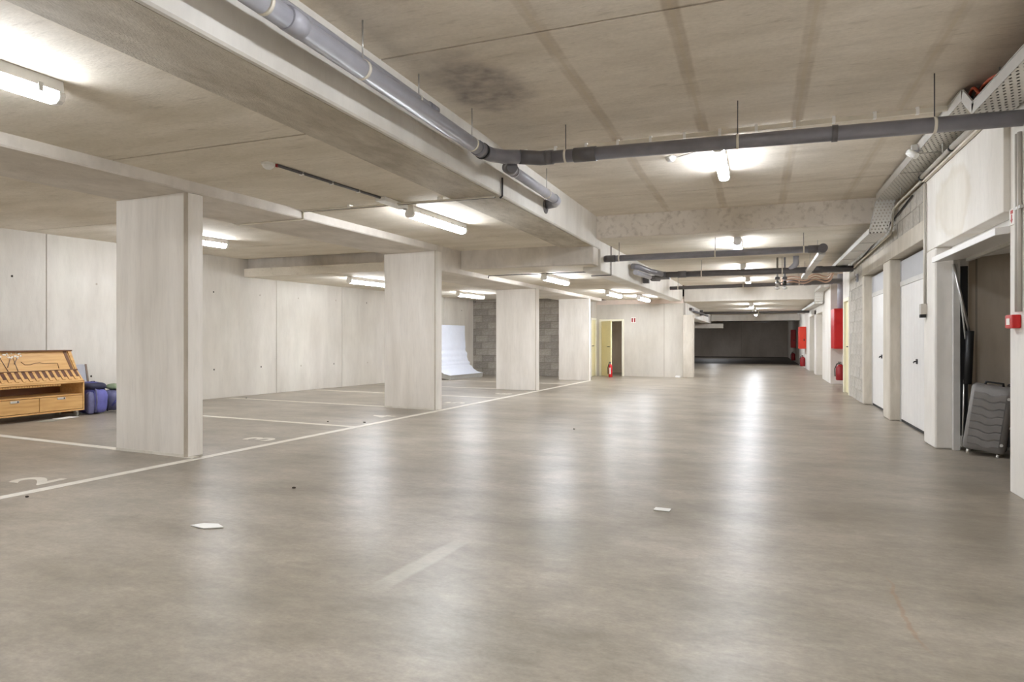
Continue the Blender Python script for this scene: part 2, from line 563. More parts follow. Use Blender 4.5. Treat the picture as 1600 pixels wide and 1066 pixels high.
def box(name, mat, x0, x1, y0, y1, z0, z1, parent=None, bevel=0.0):
    return MB().box(x0, x1, y0, y1, z0, z1).build(name, mat, parent, bevel)

# ------------------------------------------------------------------ plan of the place (metres, y runs along the aisle)
def xL(y): return -5.17 + 0.053 * y            # column line
def xW(y): return -10.581 + 0.128 * y          # left wall
def xB(y):                                      # face of the edge beam
    return -2.45 + 0.009 * y if y < 9.95 else -2.36 + 0.032 * (y - 9.95)
XR = 1.655
ZR = (3.006, 2.66, 2.18)                        # right bay ceilings
ZL = (2.567, 2.26)
ZF = (2.64, 2.30)
Y1, Y2, Y3 = 9.95, 19.5, 30.6
YB = -4.0

# ------------------------------------------------------------------ floor
fl = struct('floor')
MB().prism([(-11.6, YB - .2), (7.2, YB - .2), (7.2, Y3), (-11.6, Y3)], -0.2, 0.0).build('floor_slab', 'floor', fl)
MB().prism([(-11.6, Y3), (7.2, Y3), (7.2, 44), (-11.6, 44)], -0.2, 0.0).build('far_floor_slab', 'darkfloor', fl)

def strip(name, x0, y0, x1, y1, wd, parent, mat='paint', h=0.002):
    d = Vector((x1 - x0, y1 - y0)).normalized()
    n = Vector((-d.y, d.x)) * (wd / 2)
    ring = [(x0 - n.x, y0 - n.y), (x1 - n.x, y1 - n.y), (x1 + n.x, y1 + n.y), (x0 + n.x, y0 + n.y)]
    return MB().prism(list(reversed(ring)) if False else ring, 0.0005, h).build(name, mat, parent)

strip('aisle_line', xL(-1) + 0.10, -1, xL(17.0) + 0.10, 17.0, 0.10, fl)
for yb in (2.35, 4.62, 6.95, 9.13, 11.3, 13.3, 15.4):
    strip('bay_line', xW(yb + .3) + 0.15, yb + 0.42, xL(yb) + 0.08, yb, 0.09, fl)

def digit(txt, cx, cy, size):
    cu = bpy.data.curves.new('t', 'FONT')
    cu.body = txt
    cu.size = size
    cu.extrude = 0.0008
    cu.offset = 0.012
    cu.align_x = 'CENTER'
    to = bpy.data.objects.new('t', cu)
    COL.objects.link(to)
    bpy.context.view_layer.update()
    me = bpy.data.meshes.new_from_object(to.evaluated_get(bpy.context.evaluated_depsgraph_get()))
    bpy.data.objects.remove(to)
    me.materials.clear()
    me.materials.append(M['paint'])
    o = bpy.data.objects.new('bay_number', me)
    COL.objects.link(o)
    o.parent = fl
    o.location = (cx, cy, 0.0014)
    o.rotation_euler = (0, 0, math.pi / 2 + 0.05)
    return o
for t, yy in (('2', 3.45), ('3', 5.75), ('4', 8.05), ('5', 10.2), ('6', 12.2)):
    digit(t, xL(yy) - 0.10, yy, 0.48)

# ------------------------------------------------------------------ ceilings: precast planks with open joints
rf = struct('roof_slab_above')
def planks(ys, xa, xb, z, mat, th=0.16, gap=0.020):
    ce = struct('ceiling')
    for a, b in zip(ys[:-1], ys[1:]):
        a2, b2 = a + gap / 2, b - gap / 2
        MB().prism([(xa(a2), a2), (xb(a2), a2), (xb(b2), b2), (xa(b2), b2)], z, z + th).build('ceiling_plank', mat, ce)
seam = [YB, -0.95, 1.45, 3.85, 6.25, 8.65, Y1 + .02]
planks(seam, lambda y: xB(y) - 0.06, lambda y: 2.05, ZR[0], 'ceil')
planks(seam, lambda y: xL(y) - 0.08, lambda y: xB(y) - 0.08, ZL[0], 'ceil2')
planks(seam, lambda y: xW(y) - 0.1, lambda y: xL(y) - 0.9, ZF[0], 'ceil2')
seam2 = [Y1 + .02, 10.77, 13.17, 15.57, 17.97, Y2 + .02]
planks(seam2, lambda y: xB(y) - 0.06, lambda y: 2.05, ZR[1], 'ceil2')
planks(seam2, lambda y: xL(y) - 0.08, lambda y: xB(y) - 0.08, ZL[1], 'ceil2')
planks(seam2[:-1] + [18.7], lambda y: xW(y) - 0.1, lambda y: xL(y) - 0.9, ZF[1], 'ceil2')
seam3 = [Y2 + .02, 20.4, 22.8, 25.2, 27.6, Y3]
planks(seam3, lambda y: -2.1, lambda y: 2.3, ZR[2], 'ceil2')
planks(seam3, lambda y: -8.0, lambda y: -2.12, 1.86, 'ceil2')
planks([Y3, 37, 43.6], lambda y: -8.0, lambda y: 2.3, 2.32, 'farwall')
box('roof_slab', 'blackgap', -11.6, 7.2, YB - .2, 44, 3.17, 3.3, rf)
# plinth above far planks so that no gap opens over the lower ceilings

# ------------------------------------------------------------------ beams
def skew_beam(name, mat, x0, x1, ya, yb, z0, z1, parent=None, bevel=0.012):
    return MB().prism([(x0(ya), ya), (x1(ya), ya), (x1(yb), yb), (x0(yb), yb)], z0, z1).build(name, mat, parent, bevel, 1)

eb = thing('edge_beam', 'long pale concrete edge beam carrying the grey drain pipe along the aisle', 'beam', (-2.45, 0, 2.53))
skew_beam('beam_face', 'beam_white', lambda y: xB(y) - 0.05, xB, YB, Y1 + .3, 2.53, 3.16, eb)
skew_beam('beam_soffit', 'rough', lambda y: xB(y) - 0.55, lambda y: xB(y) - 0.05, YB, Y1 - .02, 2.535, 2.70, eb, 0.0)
ebf = tag(skew_beam('edge_beam', 'beam_white', lambda y: xB(y) - 0.3, xB, Y1 + .3, Y2 - .05, 2.19, 2.80),
          'pale edge beam beyond the step, above the far columns and light fittings', 'beam')
tag(skew_beam('edge_beam', 'beam_white', lambda y: -2.35, lambda y: -1.98, Y2 + .1, Y3, 1.79, 2.17),
    'distant low edge beam resting on the grey pier', 'beam')
lb = thing('column_beam', 'flat concrete beam resting on the row of columns', 'beam', (xL(0) - .5, 0, 2.467))
skew_beam('near_beam', 'beam', lambda y: xL(y) - 0.97, xL, YB, 9.12, 2.467, 2.75, lb)
skew_beam('dropped_beam', 'beam', lambda y: xL(y) - 0.97, xL, 9.12, 18.4, 2.18, 2.75, lb)
# downstand steps across the bays
tag(box('cross_beam', 'pitted', -2.36, 2.0, Y1, Y1 + 0.35, 2.665, 3.17, None, 0.015), 'pitted concrete cross beam where the aisle ceiling steps down', 'beam')
tag(box('cross_beam', 'beam', xL(9.9), xB(9.9) - .02, 9.87, 10.2, 2.262, 2.9, None, 0.015), 'grey cross beam between the second column and the edge beam', 'beam')
tag(box('cross_beam', 'beam', xW(10.1) - .1, xL(10) - .85, 10.08, 10.4, 2.31, 2.9, None, 0.015), 'grey cross beam over the parking bays against the left wall', 'beam')
tag(box('cross_beam', 'beam_white', -2.02, 2.0, Y2, Y2 + .35, 2.185, 2.9, None, 0.01), 'white cross beam far down the aisle beside the red cabinet', 'beam')
tag(box('cross_beam', 'beam_white', -1.97, 1.65, Y3 - .3, Y3, 1.90, 2.175, None, 0.01), 'farthest white cross beam in front of the dark zone', 'beam')
tag(box('low_soffit', 'beam_white', -6.0, -1.46, Y3 - .4, Y3, 1.58, 1.785, None, 0.01), 'low white soffit block left of the dark zone', 'beam')

# ------------------------------------------------------------------ columns
cols = [((-5.95, 4.665), (-4.975, 4.60), 0.19, 2.467, 'nearest wide concrete column with chamfered corner beside the wooden cabinet'),
        ((-5.64, 9.12), (-4.675, 9.02), 0.19, 2.467, 'second concrete column, in front of the mattress'),
        ((-5.40, 13.32), (-4.445, 13.22), 0.17, 2.18, 'third concrete column, in front of the grey block wall'),
        ((-5.06, 17.0), (-4.21, 16.92), 0.17, 2.18, 'farthest concrete column, beside the pale yellow doors')]
for a, b, t, h, lab in cols:
    va, vb = Vector(a), Vector(b)
    d = (vb - va).normalized()
    n = Vector((-d.y, d.x))
    nx = n * t
    c = 0.026 if b[1] < 6 else 0.012
    ring = [va, vb - d * c, vb - d * c + n * c, vb + n * c, vb + nx, va + nx]
    o = thing('concrete_column', lab, 'column', ((a[0] + b[0]) / 2, (a[1] + b[1]) / 2, 0), 'row of concrete columns')
    MB().prism([(p.x, p.y) for p in ring], 0, h).build('shaft', 'column', o, 0.003, 1)
    e0, e1 = vb - d * c * .98, vb + n * c * .98
    MB().prism([tuple(e0), tuple(e1), tuple(vb - d * c + n * c)], 0, h).build('chamfer_strip', 'chamfer_dark', o)  # strip in the corner notch, darker in tone than the shaft
    if h > 2.4:
        pts = []
        # splashed efflorescence along the foot
        MB().prism([tuple(va - n * .004), tuple(vb - d * c - n * .004), tuple(vb - d * c + n * .004), tuple(va + n * .004)], 0.0, 0.028).build('foot_splash', 'paint', o)

# ------------------------------------------------------------------ left wall
wl = struct('wall_left')
jy = [YB, -1.9, 0.2, 2.3, 4.42, 6.53, 8.65, 10.77, 12.67, 14.7, 16.8, 18.9]
MB().prism([(xW(YB) - .4, YB), (xW(YB) - .012, YB), (xW(18.9) - .012, 18.9), (xW(18.9) - .4, 18.9)], 0, 2.9).build('wall_core', 'joint', wl)
for a, b in zip(jy[:-1], jy[1:]):
    a2, b2 = a + .006, b - .006
    MB().prism([(xW(a2) - .2, a2), (xW(a2), a2), (xW(b2), b2), (xW(b2) - .2, b2)], 0.0, 2.85).build('wall_panel', 'wall', wl, 0.004, 1)
yy = 3.0
while yy < 18.3:
    for z in (0.54, 1.97):
        yk = yy + random.uniform(-.06, .06)
        zz = z + random.uniform(-.02, .02)
        MB().tube([(xW(yk) - .01, yk, zz), (xW(yk) + .0015, yk, zz)], 0.017, 8).build('tie_hole', 'blackgap' if random.random() < .5 else 'joint', wl)
    yy += 1.05

# ------------------------------------------------------------------ block walls (every block a piece)
BM = {}
def block_mesh(mat, axis):
    k = (mat, axis)
    if k in BM: return BM[k]
    b = MB()
    if axis == 'x': b.box(-.5, .5, 0, .03, -.5, .5)
    else: b.box(0, .03, -.5, .5, -.5, .5)
    o = b.build('block', mat)
    # only the arris is broken; scale is applied per block
    BM[k] = o.data
    bpy.data.objects.remove(o)
    return BM[k]

def blockwork(parent, mat, mortar, axis, face, a0, a1, z0, z1, bl=0.39, bh=0.19, j=0.012, out=-1):
    """axis 'x': wall runs along x with its face at y=face looking -y; axis 'y': runs along y, face at x=face looking -x"""
    me = block_mesh(mat, axis)
    if axis == 'x': MB().box(a0, a1, face + .008, face + .2, z0, z1).build('mortar_bed', mortar, parent)
    else: MB().box(face + .008, face + .2, a0, a1, z0, z1).build('mortar_bed', mortar, parent)
    z, row = z0 + j / 2, 0
    while z < z1 - 0.03:
        h = min(bh, z1 - z - .002)
        a = a0 - (row % 2) * (bl + j) / 2
        while a < a1 - .02:
            s0, s1 = max(a, a0 + .003), min(a + bl, a1 - .003)
            if s1 - s0 > 0.04:
                o = bpy.data.objects.new('block', me)
                COL.objects.link(o)
                o.parent = parent
                pr = random.uniform(-.003, .003)
                if axis == 'x':
                    o.location = ((s0 + s1) / 2, face + pr, z + h / 2)
                    o.scale = (s1 - s0, 1, h)
                else:
                    o.location = (face + pr, (s0 + s1) / 2, z + h / 2)
                    o.scale = (1, s1 - s0, h)
            a += bl + j
        z += bh + j
        row += 1

wb = struct('wall_back_left')
blockwork(wb, 'block', 'mortar', 'x', 18.4, xW(18.4) - .1, -4.55, 0, 2.30)

# ------------------------------------------------------------------ room at the end of the left bays
wr = struct('wall_back')
box('wall_panel', 'wall', -4.62, -4.47, 19.3, 19.5, 0, 2.13, wr)
box('wall_panel', 'wall', -4.47, -3.73, 19.3, 19.5, 1.69, 2.13, wr)
box('wall_panel', 'wall', -3.73, -2.57, 19.3, 19.5, 0, 2.13, wr)
box('joint_strip', 'joint', -2.575, -2.55, 19.306, 19.5, 0, 2.13, wr)
box('wall_panel', 'wall', -2.555, -2.03, 19.3, 19.5, 0, 2.13, wr)
box('head_board', 'pinkboard', -4.62, -2.03, 19.24, 19.55, 2.13, 2.26, wr)
box('inner_wall', 'inner', -4.7, -2.0, 21.3, 21.4, 0, 2.2, wr)
ws = struct('wall_side_left')
box('wall_panel', 'wall', -4.75, -4.55, 18.4, 18.55, 0, 2.26, ws)
box('wall_panel', 'wall', -4.75, -4.55, 18.55, 19.2, 1.72, 2.26, ws)
box('wall_panel', 'wall', -4.75, -4.55, 19.2, 21.4, 0, 2.26, ws)
tag(box('concrete_pier', 'jamb', -2.02, -1.74, 19.18, 19.62, 0, 1.79, None, 0.012), 'narrow grey concrete pier at the corner of the white room wall', 'column')

d1 = struct('door_1', 'pale yellow door standing open in its cream frame beside the red extinguisher', (-4.47, 19.3, 0))
for x0, x1, z0, z1 in ((-4.47, -4.41, 0, 1.69), (-3.79, -3.73, 0, 1.69), (-4.41, -3.79, 1.63, 1.69)):
    box('door_frame', 'cream_frame', x0, x1, 19.26, 19.42, z0, z1, d1, .004)
lf = MB().hexa([(-4.40, 19.24, .01), (-4.02, 18.78, .01), (-3.99, 18.81, .01), (-4.37, 19.27, .01),
                (-4.40, 19.24, 1.63), (-4.02, 18.78, 1.63), (-3.99, 18.81, 1.63), (-4.37, 19.27, 1.63)]).build('door_leaf', 'yellow', d1, .003)
MB().tube([(-4.05, 18.76, .88), (-4.05, 18.70, .88), (-4.13, 18.80, .88)], .009, 8).build('door_handle', 'black', d1)
d2 = struct('door_2', 'closed pale yellow door in the side wall behind the farthest column', (-4.55, 18.9, 0))
for y0, y1, z0, z1 in ((18.55, 18.61, 0, 1.72), (19.14, 19.2, 0, 1.72), (18.61, 19.14, 1.66, 1.72)):
    box('door_frame', 'cream_frame', -4.6, -4.535, y0, y1, z0, z1, d2, .004)
box('door_leaf', 'yellow', -4.6, -4.565, 18.61, 19.14, .01, 1.66, d2, .003)
MB().tube([(-4.565, 18.70, .9), (-4.52, 18.70, .9), (-4.52, 18.80, .9)], .009, 8).build('door_handle', 'black', d2)

# ------------------------------------------------------------------ end walls
wf = struct('wall_far')
for x0, x1 in ((-8.0, -3.4), (-3.39, -1.0), (-0.99, 2.4)):
    box('wall_panel', 'farwall', x0, x1, 43.2, 43.5, 0, 2.4, wf)
wfl = struct('wall_far_left')
box('wall_panel', 'farwall', -8.2, -8.0, 19.5, 43.5, 0, 2.4, wfl)
wk = struct('wall_rear')
box('wall_panel', 'wall', -11.6, 7.2, YB - .2, YB, 0, 3.2, wk)
for i, (px, py) in enumerate(((-3.5, 34.0), (-3.9, 38.0))):
    tag(box('far_pillar', 'farwall', px, px + .3, py, py + .5, 0, 2.2, None, .01), ('nearer' if i == 0 else 'farther') + ' dim pillar at the left edge of the dark zone', 'column')

# ------------------------------------------------------------------ right wall
rw = struct('wall_right')
def rbox(name, mat, y0, y1, z0, z1, x0=XR, x1=1.86, bevel=0.006):
    return box(name, mat, x0, x1, y0, y1, z0, z1, rw, bevel)
rbox('wall_panel', 'wall_r', YB, 5.68, 0, 2.76, 1.70, 1.95)
rbox('lintel_panel', 'wall_r', 5.68, 8.06, 2.02, 2.76, XR + .005)
rbox('upper_wall', 'jamb', YB, Y1, 2.70, 3.1, 1.87, 2.05, 0)
rbox('pier', 'wall_r', 7.63, 8.09, 0, 2.02, XR, 1.95, .02)
rbox('pier', 'jamb', 10.03, 10.53, 0, 2.175, XR, 1.95, .02)
rbox('pier', 'jamb', 12.36, 12.52, 0, 2.175, XR, 1.95, .02)
rbox('lintel_panel', 'jamb', 8.06, 12.52, 2.175, 2.38)
blockwork(rw, 'block_pale', 'mortar_pale', 'y', XR + .012, 8.07, 10.0, 2.38, 2.78, bl=.29)
blockwork(rw, 'block_pale', 'mortar_pale', 'y', XR + .012, 10.0, 12.52, 2.38, 2.66, bl=.29)
blockwork(rw, 'block_pale', 'mortar_pale', 'y', XR + .006, 12.52, 14.19, 0, 2.66)
rbox('wall_panel', 'wall_r', 14.19, 14.22, 0, 2.7)
rbox('wall_panel', 'wall_r', 14.22, 15.1, 1.93, 2.7)
rbox('wall_panel', 'wall_r', 15.1, 15.22, 0, 2.7)
rbox('niche_back', 'wall_r', 15.2, 17.8, 0, 2.7, 2.55, 2.7)
rbox('niche_side', 'wall_r', 15.1, 15.22, 0, 2.7, 1.86, 2.6)
rbox('pier', 'wall_r', 17.76, 19.9, 0, 2.7, XR, 2.6, .01)
rbox('lintel_panel', 'wall_r', 19.9, 24.8, 1.86, 2.7)
rbox('recess_back', 'jamb', 19.9, 22.05, 0, 1.9, 1.95, 2.05)
rbox('pier', 'wall_r', 22.05, 22.75, 0, 2.0)
rbox('recess_back', 'jamb', 22.75, 24.8, 0, 1.9, 1.95, 2.05)
rbox('wall_panel', 'wall_r', 24.8, 28.6, 0, 2.4)
rbox('wall_panel', 'wall_r', 28.6, Y3, 0, 2.4)
rbox('far_panel', 'farwall', Y3, 43.5, 0, 2.4)
# open garage box
gi = struct('wall_garage')
box('side_wall', 'inner', 1.86, 4.1, 7.80, 7.98, 0, 2.6, gi)
box('side_wall', 'inner', 4.12, 6.8, 7.80, 7.98, 0, 2.6, gi)
box('joint_strip', 'joint', 2.045, 2.06, 7.792, 7.80, 0, 2.6, gi)
box('side_wall', 'inner', 1.9, 6.8, 5.1, 5.25, 0, 2.6, gi)
box('back_wall', 'inner', 6.8, 7.0, 5.1, 7.98, 0, 2.6, gi)
box('garage_ceiling', 'inner', 1.86, 7.0, 5.1, 7.98, 2.5, 2.65, gi)

def garage_door(n, y0, y1, lab):
    g = struct('door_%d' % n, lab, (1.8, (y0 + y1) / 2, 0))
    X = 1.785
    box('transom_panel', 'doorgrey', X, X + .04, y0 + .01, y1 - .01, 1.86, 2.14, g, .004)
    box('frame_rail', 'steel', X - .012, X + .05, y0 + .005, y1 - .005, 1.80, 1.865, g, .004)
    k = 12
    wv = (y1 - y0 - .06) / k
    for i in range(k):
        box('door_board', 'doorwhite', X, X + .03, y0 + .03 + i * wv + .002, y0 + .03 + (i + 1) * wv - .002, 0.035, 1.80, g, .003)
    box('backing', 'doorwhite', X + .006, X + .04, y0 + .02, y1 - .02, 0.035, 1.80, g)
    box('bottom_seal', 'rubber', X + .005, X + .035, y0 + .02, y1 - .02, 0.003, 0.04, g)
    for yy_ in (y0, y1 - .03):
        box('door_jamb', 'steel', X - .01, X + .05, yy_, yy_ + .03, 0, 2.14, g)
    yc = (y0 + y1) / 2
    h = box('handle_plate', 'black', X - .010, X, yc - .035, yc + .035, .80, .86, g, .004)
    MB().tube([(X - .010, yc - .01, .83), (X - .032, yc - .01, .83), (X - .032, yc + .025, .815)], .009, 8).build('handle', 'black', h).location = (0, 0, 0)
    return g
garage_door(3, 8.09, 10.03, 'nearer closed white garage door with grey transom on the right')
garage_door(4, 10.53, 12.36, 'farther closed white garage door with grey transom, next to the block wall')
d5 = struct('door_5', 'cream door in the right wall between block wall and red cabinet', (1.7, 14.66, 0))
box('door_frame', 'cream_frame', 1.645, 1.80, 14.22, 14.30, 0, 1.93, d5, .004)
box('door_frame', 'cream_frame', 1.645, 1.80, 15.02, 15.10, 0, 1.93, d5, .004)
box('door_frame', 'cream_frame', 1.645, 1.80, 14.30, 15.02, 1.86, 1.93, d5, .004)
box('door_leaf', 'yellow', 1.69, 1.73, 14.30, 15.02, .01, 1.86, d5, .003)
MB().tube([(1.69, 14.40, .95), (1.64, 14.40, .95), (1.64, 14.52, .95)], .01, 8).build('door_handle', 'black', d5)

# tilted-up door of the open garage
d6 = struct('door_6', 'white up-and-over garage door tilted open above the suitcases', (1.9, 6.65, 1.95))
hx = 1.62
MB().hexa([(hx, 5.72, 1.86), (3.5, 5.72, 2.06), (3.5, 7.58, 2.06), (hx, 7.58, 1.86),
           (hx, 5.72, 1.915), (3.5, 5.72, 2.11), (3.5, 7.58, 2.11), (hx, 7.58, 1.915)]).build('door_leaf', 'doorwhite', d6, .004)
for i in range(5):
    x = 1.9 + i * .36
    z = 1.86 + (x - hx) * .1064
    box('stiffener', 'steel', x, x + .035, 5.75, 7.55, z - .028, z + .004, d6)
box('frame_head', 'doorwhite', 1.80, 1.86, 5.70, 7.62, 1.96, 2.02, d6, .004)
for y0 in (5.69, 7.57):
    box('frame_post', 'steel', 1.80, 1.86, y0, y0 + .05, 0, 1.96, d6, .004)
box('guide_channel', 'black', 1.865, 1.93, 7.60, 7.70, .03, 1.82, d6)
MB().tube([(1.80, 7.56, 1.84), (1.93, 7.55, 1.16)], .013, 8).build('lever_arm', 'zinc', d6)
MB().tube([(1.83, 7.57, 1.84), (1.90, 7.56, 1.10)], .008, 8).build('lever_arm', 'steel', d6)
MB().tube([(1.935, 7.55, 1.18), (1.915, 7.55, .66)], .036, 12).build('spring_cover', 'black', d6)
MB().tube([(1.89, 7.56, .70), (1.875, 7.56, .09)], .009, 8).build('tension_rod', 'zinc', d6)
box('anchor_bracket', 'zinc', 1.86, 1.90, 7.54, 7.585, .04, .15, d6, .003)

# ------------------------------------------------------------------ fluorescent fittings
def make_lamp():
    r = thing('fluorescent_light', 'x', 'light', (0, 0, 0), 'fluorescent battens on the ceilings', world=False)
    MB().extr([(-.056, -.068), (.056, -.068), (.046, 0), (-.046, 0)], 'y', -.63, .63).build('housing', 'white', r, .004)
    prof = [(-.053, -.069), (-.056, -.092), (-.046, -.116), (-.024, -.128), (.024, -.128), (.046, -.116), (.056, -.092), (.053, -.069)]
    MB().extr(prof, 'y', -.60, .60, True).build('diffuser', 'glow', r)
    for s in (-1, 1):
        MB().extr([(p[0] * 1.06, -.10 + (p[1] + .10) * 1.06) for p in prof], 'y', s * .60, s * .635).build('end_cap', 'white', r, .004)
        for yy_ in (.22, .5):
            MB().box(.055, .061, s * yy_ - .012, s * yy_ + .012, -.10, -.05).build('clip', 'zinc', r)
    return r
lamp0 = make_lamp()
LAMPS = [(-0.36, 2.55, ZR[0], 'aisle ceiling lamp out of sight above the drain pipe bend'),
         (-0.36, 7.10, ZR[0], 'bright batten lamp on the aisle ceiling behind the long cross drain pipe'),
         (-0.30, 11.15, ZR[1], 'batten lamp on the aisle ceiling just past the pitted cross beam'),
         (-0.30, 14.9, ZR[1], 'aisle batten lamp between the two farther grey cross pipes'),
         (-0.25, 18.1, ZR[1], 'aisle batten lamp just before the white cross beam far down'),
         (-0.20, 21.3, ZR[2], 'distant aisle batten lamp just past the far white beam'),
         (-0.15, 24.6, ZR[2], 'distant aisle batten lamp, second past the far white beam'),
         (-0.10, 27.9, ZR[2], 'farthest aisle batten lamp before the dark zone'),
         (-3.78, 1.95, ZL[0], 'batten lamp cut by the left edge of the picture'),
         (-3.56, 6.95, ZL[0], 'batten lamp between the nearest two columns and the edge beam'),
         (-3.48, 11.5, ZL[1], 'batten lamp above the third column, left of the edge beam'),
         (-3.28, 15.7, ZL[1], 'small batten lamp above the farthest column'),
         (-2.90, 17.75, ZL[1], 'small batten lamp in front of the white room wall'),
         (-8.2, 3.2, ZF[0], 'added unseen batten lamp over the parking bay of the wooden cabinet'),  # added out of view to light the left bay
         (-7.82, 7.3, ZF[0], 'batten lamp peeking out right of the nearest column'),
         (-7.25, 11.2, ZF[1], 'batten lamp partly behind the second column near the left wall'),
         (-6.95, 15.4, ZF[1], 'batten lamp between the second and third columns above the mattress'),
         (-2.4, 39.0, 2.32, 'added lamp brightening the dark zone, unseen behind the farthest white beam'),  # added lamp, out of view, lifts the far wall out of black
         (-3.3, 23.0, 1.86, 'tiny distant lamp glimpsed past the grey pier'),
         (-0.36, -1.2, ZR[0], 'added unseen aisle lamp behind the viewpoint'),  # from here on: unseen lamps added behind the viewpoint as fill light
         (-3.9, -2.3, ZL[0], 'added unseen left bay lamp behind the viewpoint'),
         (-8.5, -1.2, ZF[0], 'added unseen parking bay lamp behind the viewpoint')]
for i, (x, y, z, lab) in enumerate(LAMPS):
    o = lamp0 if i == 0 else copy_tree(lamp0)
    o.location = (x, y, z)
    o['label'] = lab
    if x < -6: o.rotation_euler.z = -0.12
    elif x < -2.5: o.rotation_euler.z = -0.05
    else: o.rotation_euler.z = 0

# ------------------------------------------------------------------ drain pipes
def clamp(pipe, x, y, z, r, axis, top, rodmat='zinc'):
    """steel ring round the pipe and its threaded rod"""
    n = 18
    w_ = .010
    a = (w_ if axis == 'x' else 0, w_ if axis == 'y' else 0)
    c = MB().tube([(x - a[0], y - a[1], z), (x + a[0], y + a[1], z)], r + .004, n).build('clamp', 'cream', pipe)
    if top:
        MB().tube([(x, y, z + r), (x, y, top)], .0045, 6).build('rod', rodmat, c)
        c.children[0].location = (0, 0, 0)
    return c

def sleeve(pipe, p, q, r, mat):
    return MB().tube([p, q], r, 18).build('coupling', mat, pipe)

p1 = thing('drain_pipe', 'large grey drain pipe hung along the edge beam above the aisle', 'pipe', (-2.26, 2, 2.68))
px, pz, pr0 = -2.21, 2.709, .057
MB().tube([(px - .02, YB + .1, pz), (px, 5.14, pz)], pr0, 22).build('pipe_run', 'pvc_light', p1)
sleeve(p1, (px, 2.65, pz), (px, 2.77, pz), pr0 + .006, 'pvc_light')
sleeve(p1, (px, 5.02, pz), (px, 5.13, pz), pr0 + .007, 'pvc')
MB().tube([(px, 5.12, pz), (px, 5.145, pz)], pr0 + .013, 22).build('seal_ring', 'rubber', p1)
MB().tube([(px, 5.14, pz), (px + .02, 5.28, pz + .005), (-2.12, 5.42, 2.725), (-2.02, 5.51, 2.738)], .062, 18).build('bend', 'pvc', p1)
for yy_ in (2.50, 3.33, 4.92):
    clamp(p1, px, yy_, pz, pr0, 'y', ZR[0] - .002)

p1b = thing('water_pipe', 'thin grey pipe running above the large drain pipe along the beam', 'pipe', (-2.28, 2, 2.827))
MB().tube([(-2.295, YB + .1, 2.827), (-2.282, 4.4, 2.827)], .027, 14).build('pipe_run', 'pvc_light', p1b)
clamp(p1b, -2.282, 4.15, 2.827, .027, 'y', ZR[0] - .002)
clamp(p1b, -2.282, 4.34, 2.827, .027, 'y', None)
sleeve(p1b, (-2.282, 4.30, 2.827), (-2.282, 4.42, 2.827), .033, 'pvc')

p2 = thing('drain_pipe', 'dark grey drain pipe crossing the whole aisle below the ceiling', 'pipe', (-0.2, 5.6, 2.72))
def zc(x): return 2.745 - (x + 2.2) * 0.033
def P(x): return (x, 5.61 - 0.052 * (x + 2.0), zc(x))
MB().tube([(-2.01, 5.52, 2.739), (-1.93, 5.575, 2.740), P(-1.84), P(-1.78)], .064, 18).build('bend', 'pvc_dark', p2)
MB().tube([P(-1.80), P(1.695)], .056, 22).build('pipe_run', 'pvc', p2)
for xa_, xb_ in ((-1.80, -1.72), (-1.52, -1.32), (0.52, 0.56)):
    sleeve(p2, P(xa_), P(xb_), .063, 'pvc_dark')
for x in (-1.60, -0.155, 1.18):
    q = P(x)
    clamp(p2, q[0], q[1], q[2], .056, 'x', ZR[0] - .002, 'pvc_dark')

p3 = thing('drain_pipe', 'short light grey branch pipe turning into the edge beam below the bend', 'pipe', (-2.27, 6.3, 2.62))
MB().tube([(-2.08, 5.52, 2.655), (-2.13, 5.60, 2.66), (-2.18, 5.68, 2.69), (-2.21, 5.80, 2.72)], .050, 16).build('bend', 'pvc_dark', p3)
for a_ in (5.74, 5.82, 5.90):
    MB().tube([(-2.21, a_, 2.721), (-2.21, a_ + .02, 2.721)], .058, 18).build('seal_ring', 'pvc_light' if a_ > 5.75 else 'pvc', p3)
MB().tube([(-2.21, 5.78, 2.721), (-2.21, 7.24, 2.724)], .050, 18).build('pipe_run', 'pvc_light', p3)
MB().tube([(-2.21, 7.22, 2.724), (-2.215, 7.34, 2.72), (-2.26, 7.42, 2.715), (-2.378, 7.46, 2.71)], .056, 16).build('bend', 'pvc_light', p3)
clamp(p3, -2.21, 6.95, 2.724, .050, 'y', ZR[0] - .002)
MB().tube([(-2.383, 7.42, 2.68), (-2.366, 7.42, 2.68)], .085, 14).build('beam_collar', 'pvc_dark', p3)

def crosspipe(lab, x0, x1, y, z, r, rods, cpl, top, mat='pvc', sl=-0.006):
    o = thing('drain_pipe', lab, 'pipe', ((x0 + x1) / 2, y, z))
    f = lambda x: (x, y, z + sl * (x - x0))
    MB().tube([f(x0), f(x1)], r, 18).build('pipe_run', mat, o)
    for c in cpl:
        sleeve(o, f(c), f(c + .16), r * 1.13, 'pvc_dark')
    for x in rods:
        q = f(x)
        clamp(o, q[0], q[1], q[2], r, 'x', top - .002, 'pvc_dark')
    return o
pa = crosspipe('grey cross pipe with capped end just past the pitted beam', -2.34, 0.85, 10.45, 2.40, .050, (-2.1, -0.62, .62), (-2.32, .68), ZR[1], 'pvc', 0.004)
MB().tube([(.87, 10.36, 2.413), (.87, 10.50, 2.413)], .064, 20).build('end_cap', 'pvc_dark', pa)
pb = crosspipe('second farther cross pipe joining the fittings at the edge beam', -1.95, 1.62, 13.35, 2.39, .058, (-1.05, .42, .9), (-1.9, -1.5, .95), ZR[1], 'pvc_dark', 0.0)
MB().tube([(.55, 13.35, 2.40), (.62, 13.35, 2.46), (.66, 13.34, 2.52), (.66, 13.33, 2.66)], .055, 14).build('riser', 'pvc_light', pb)
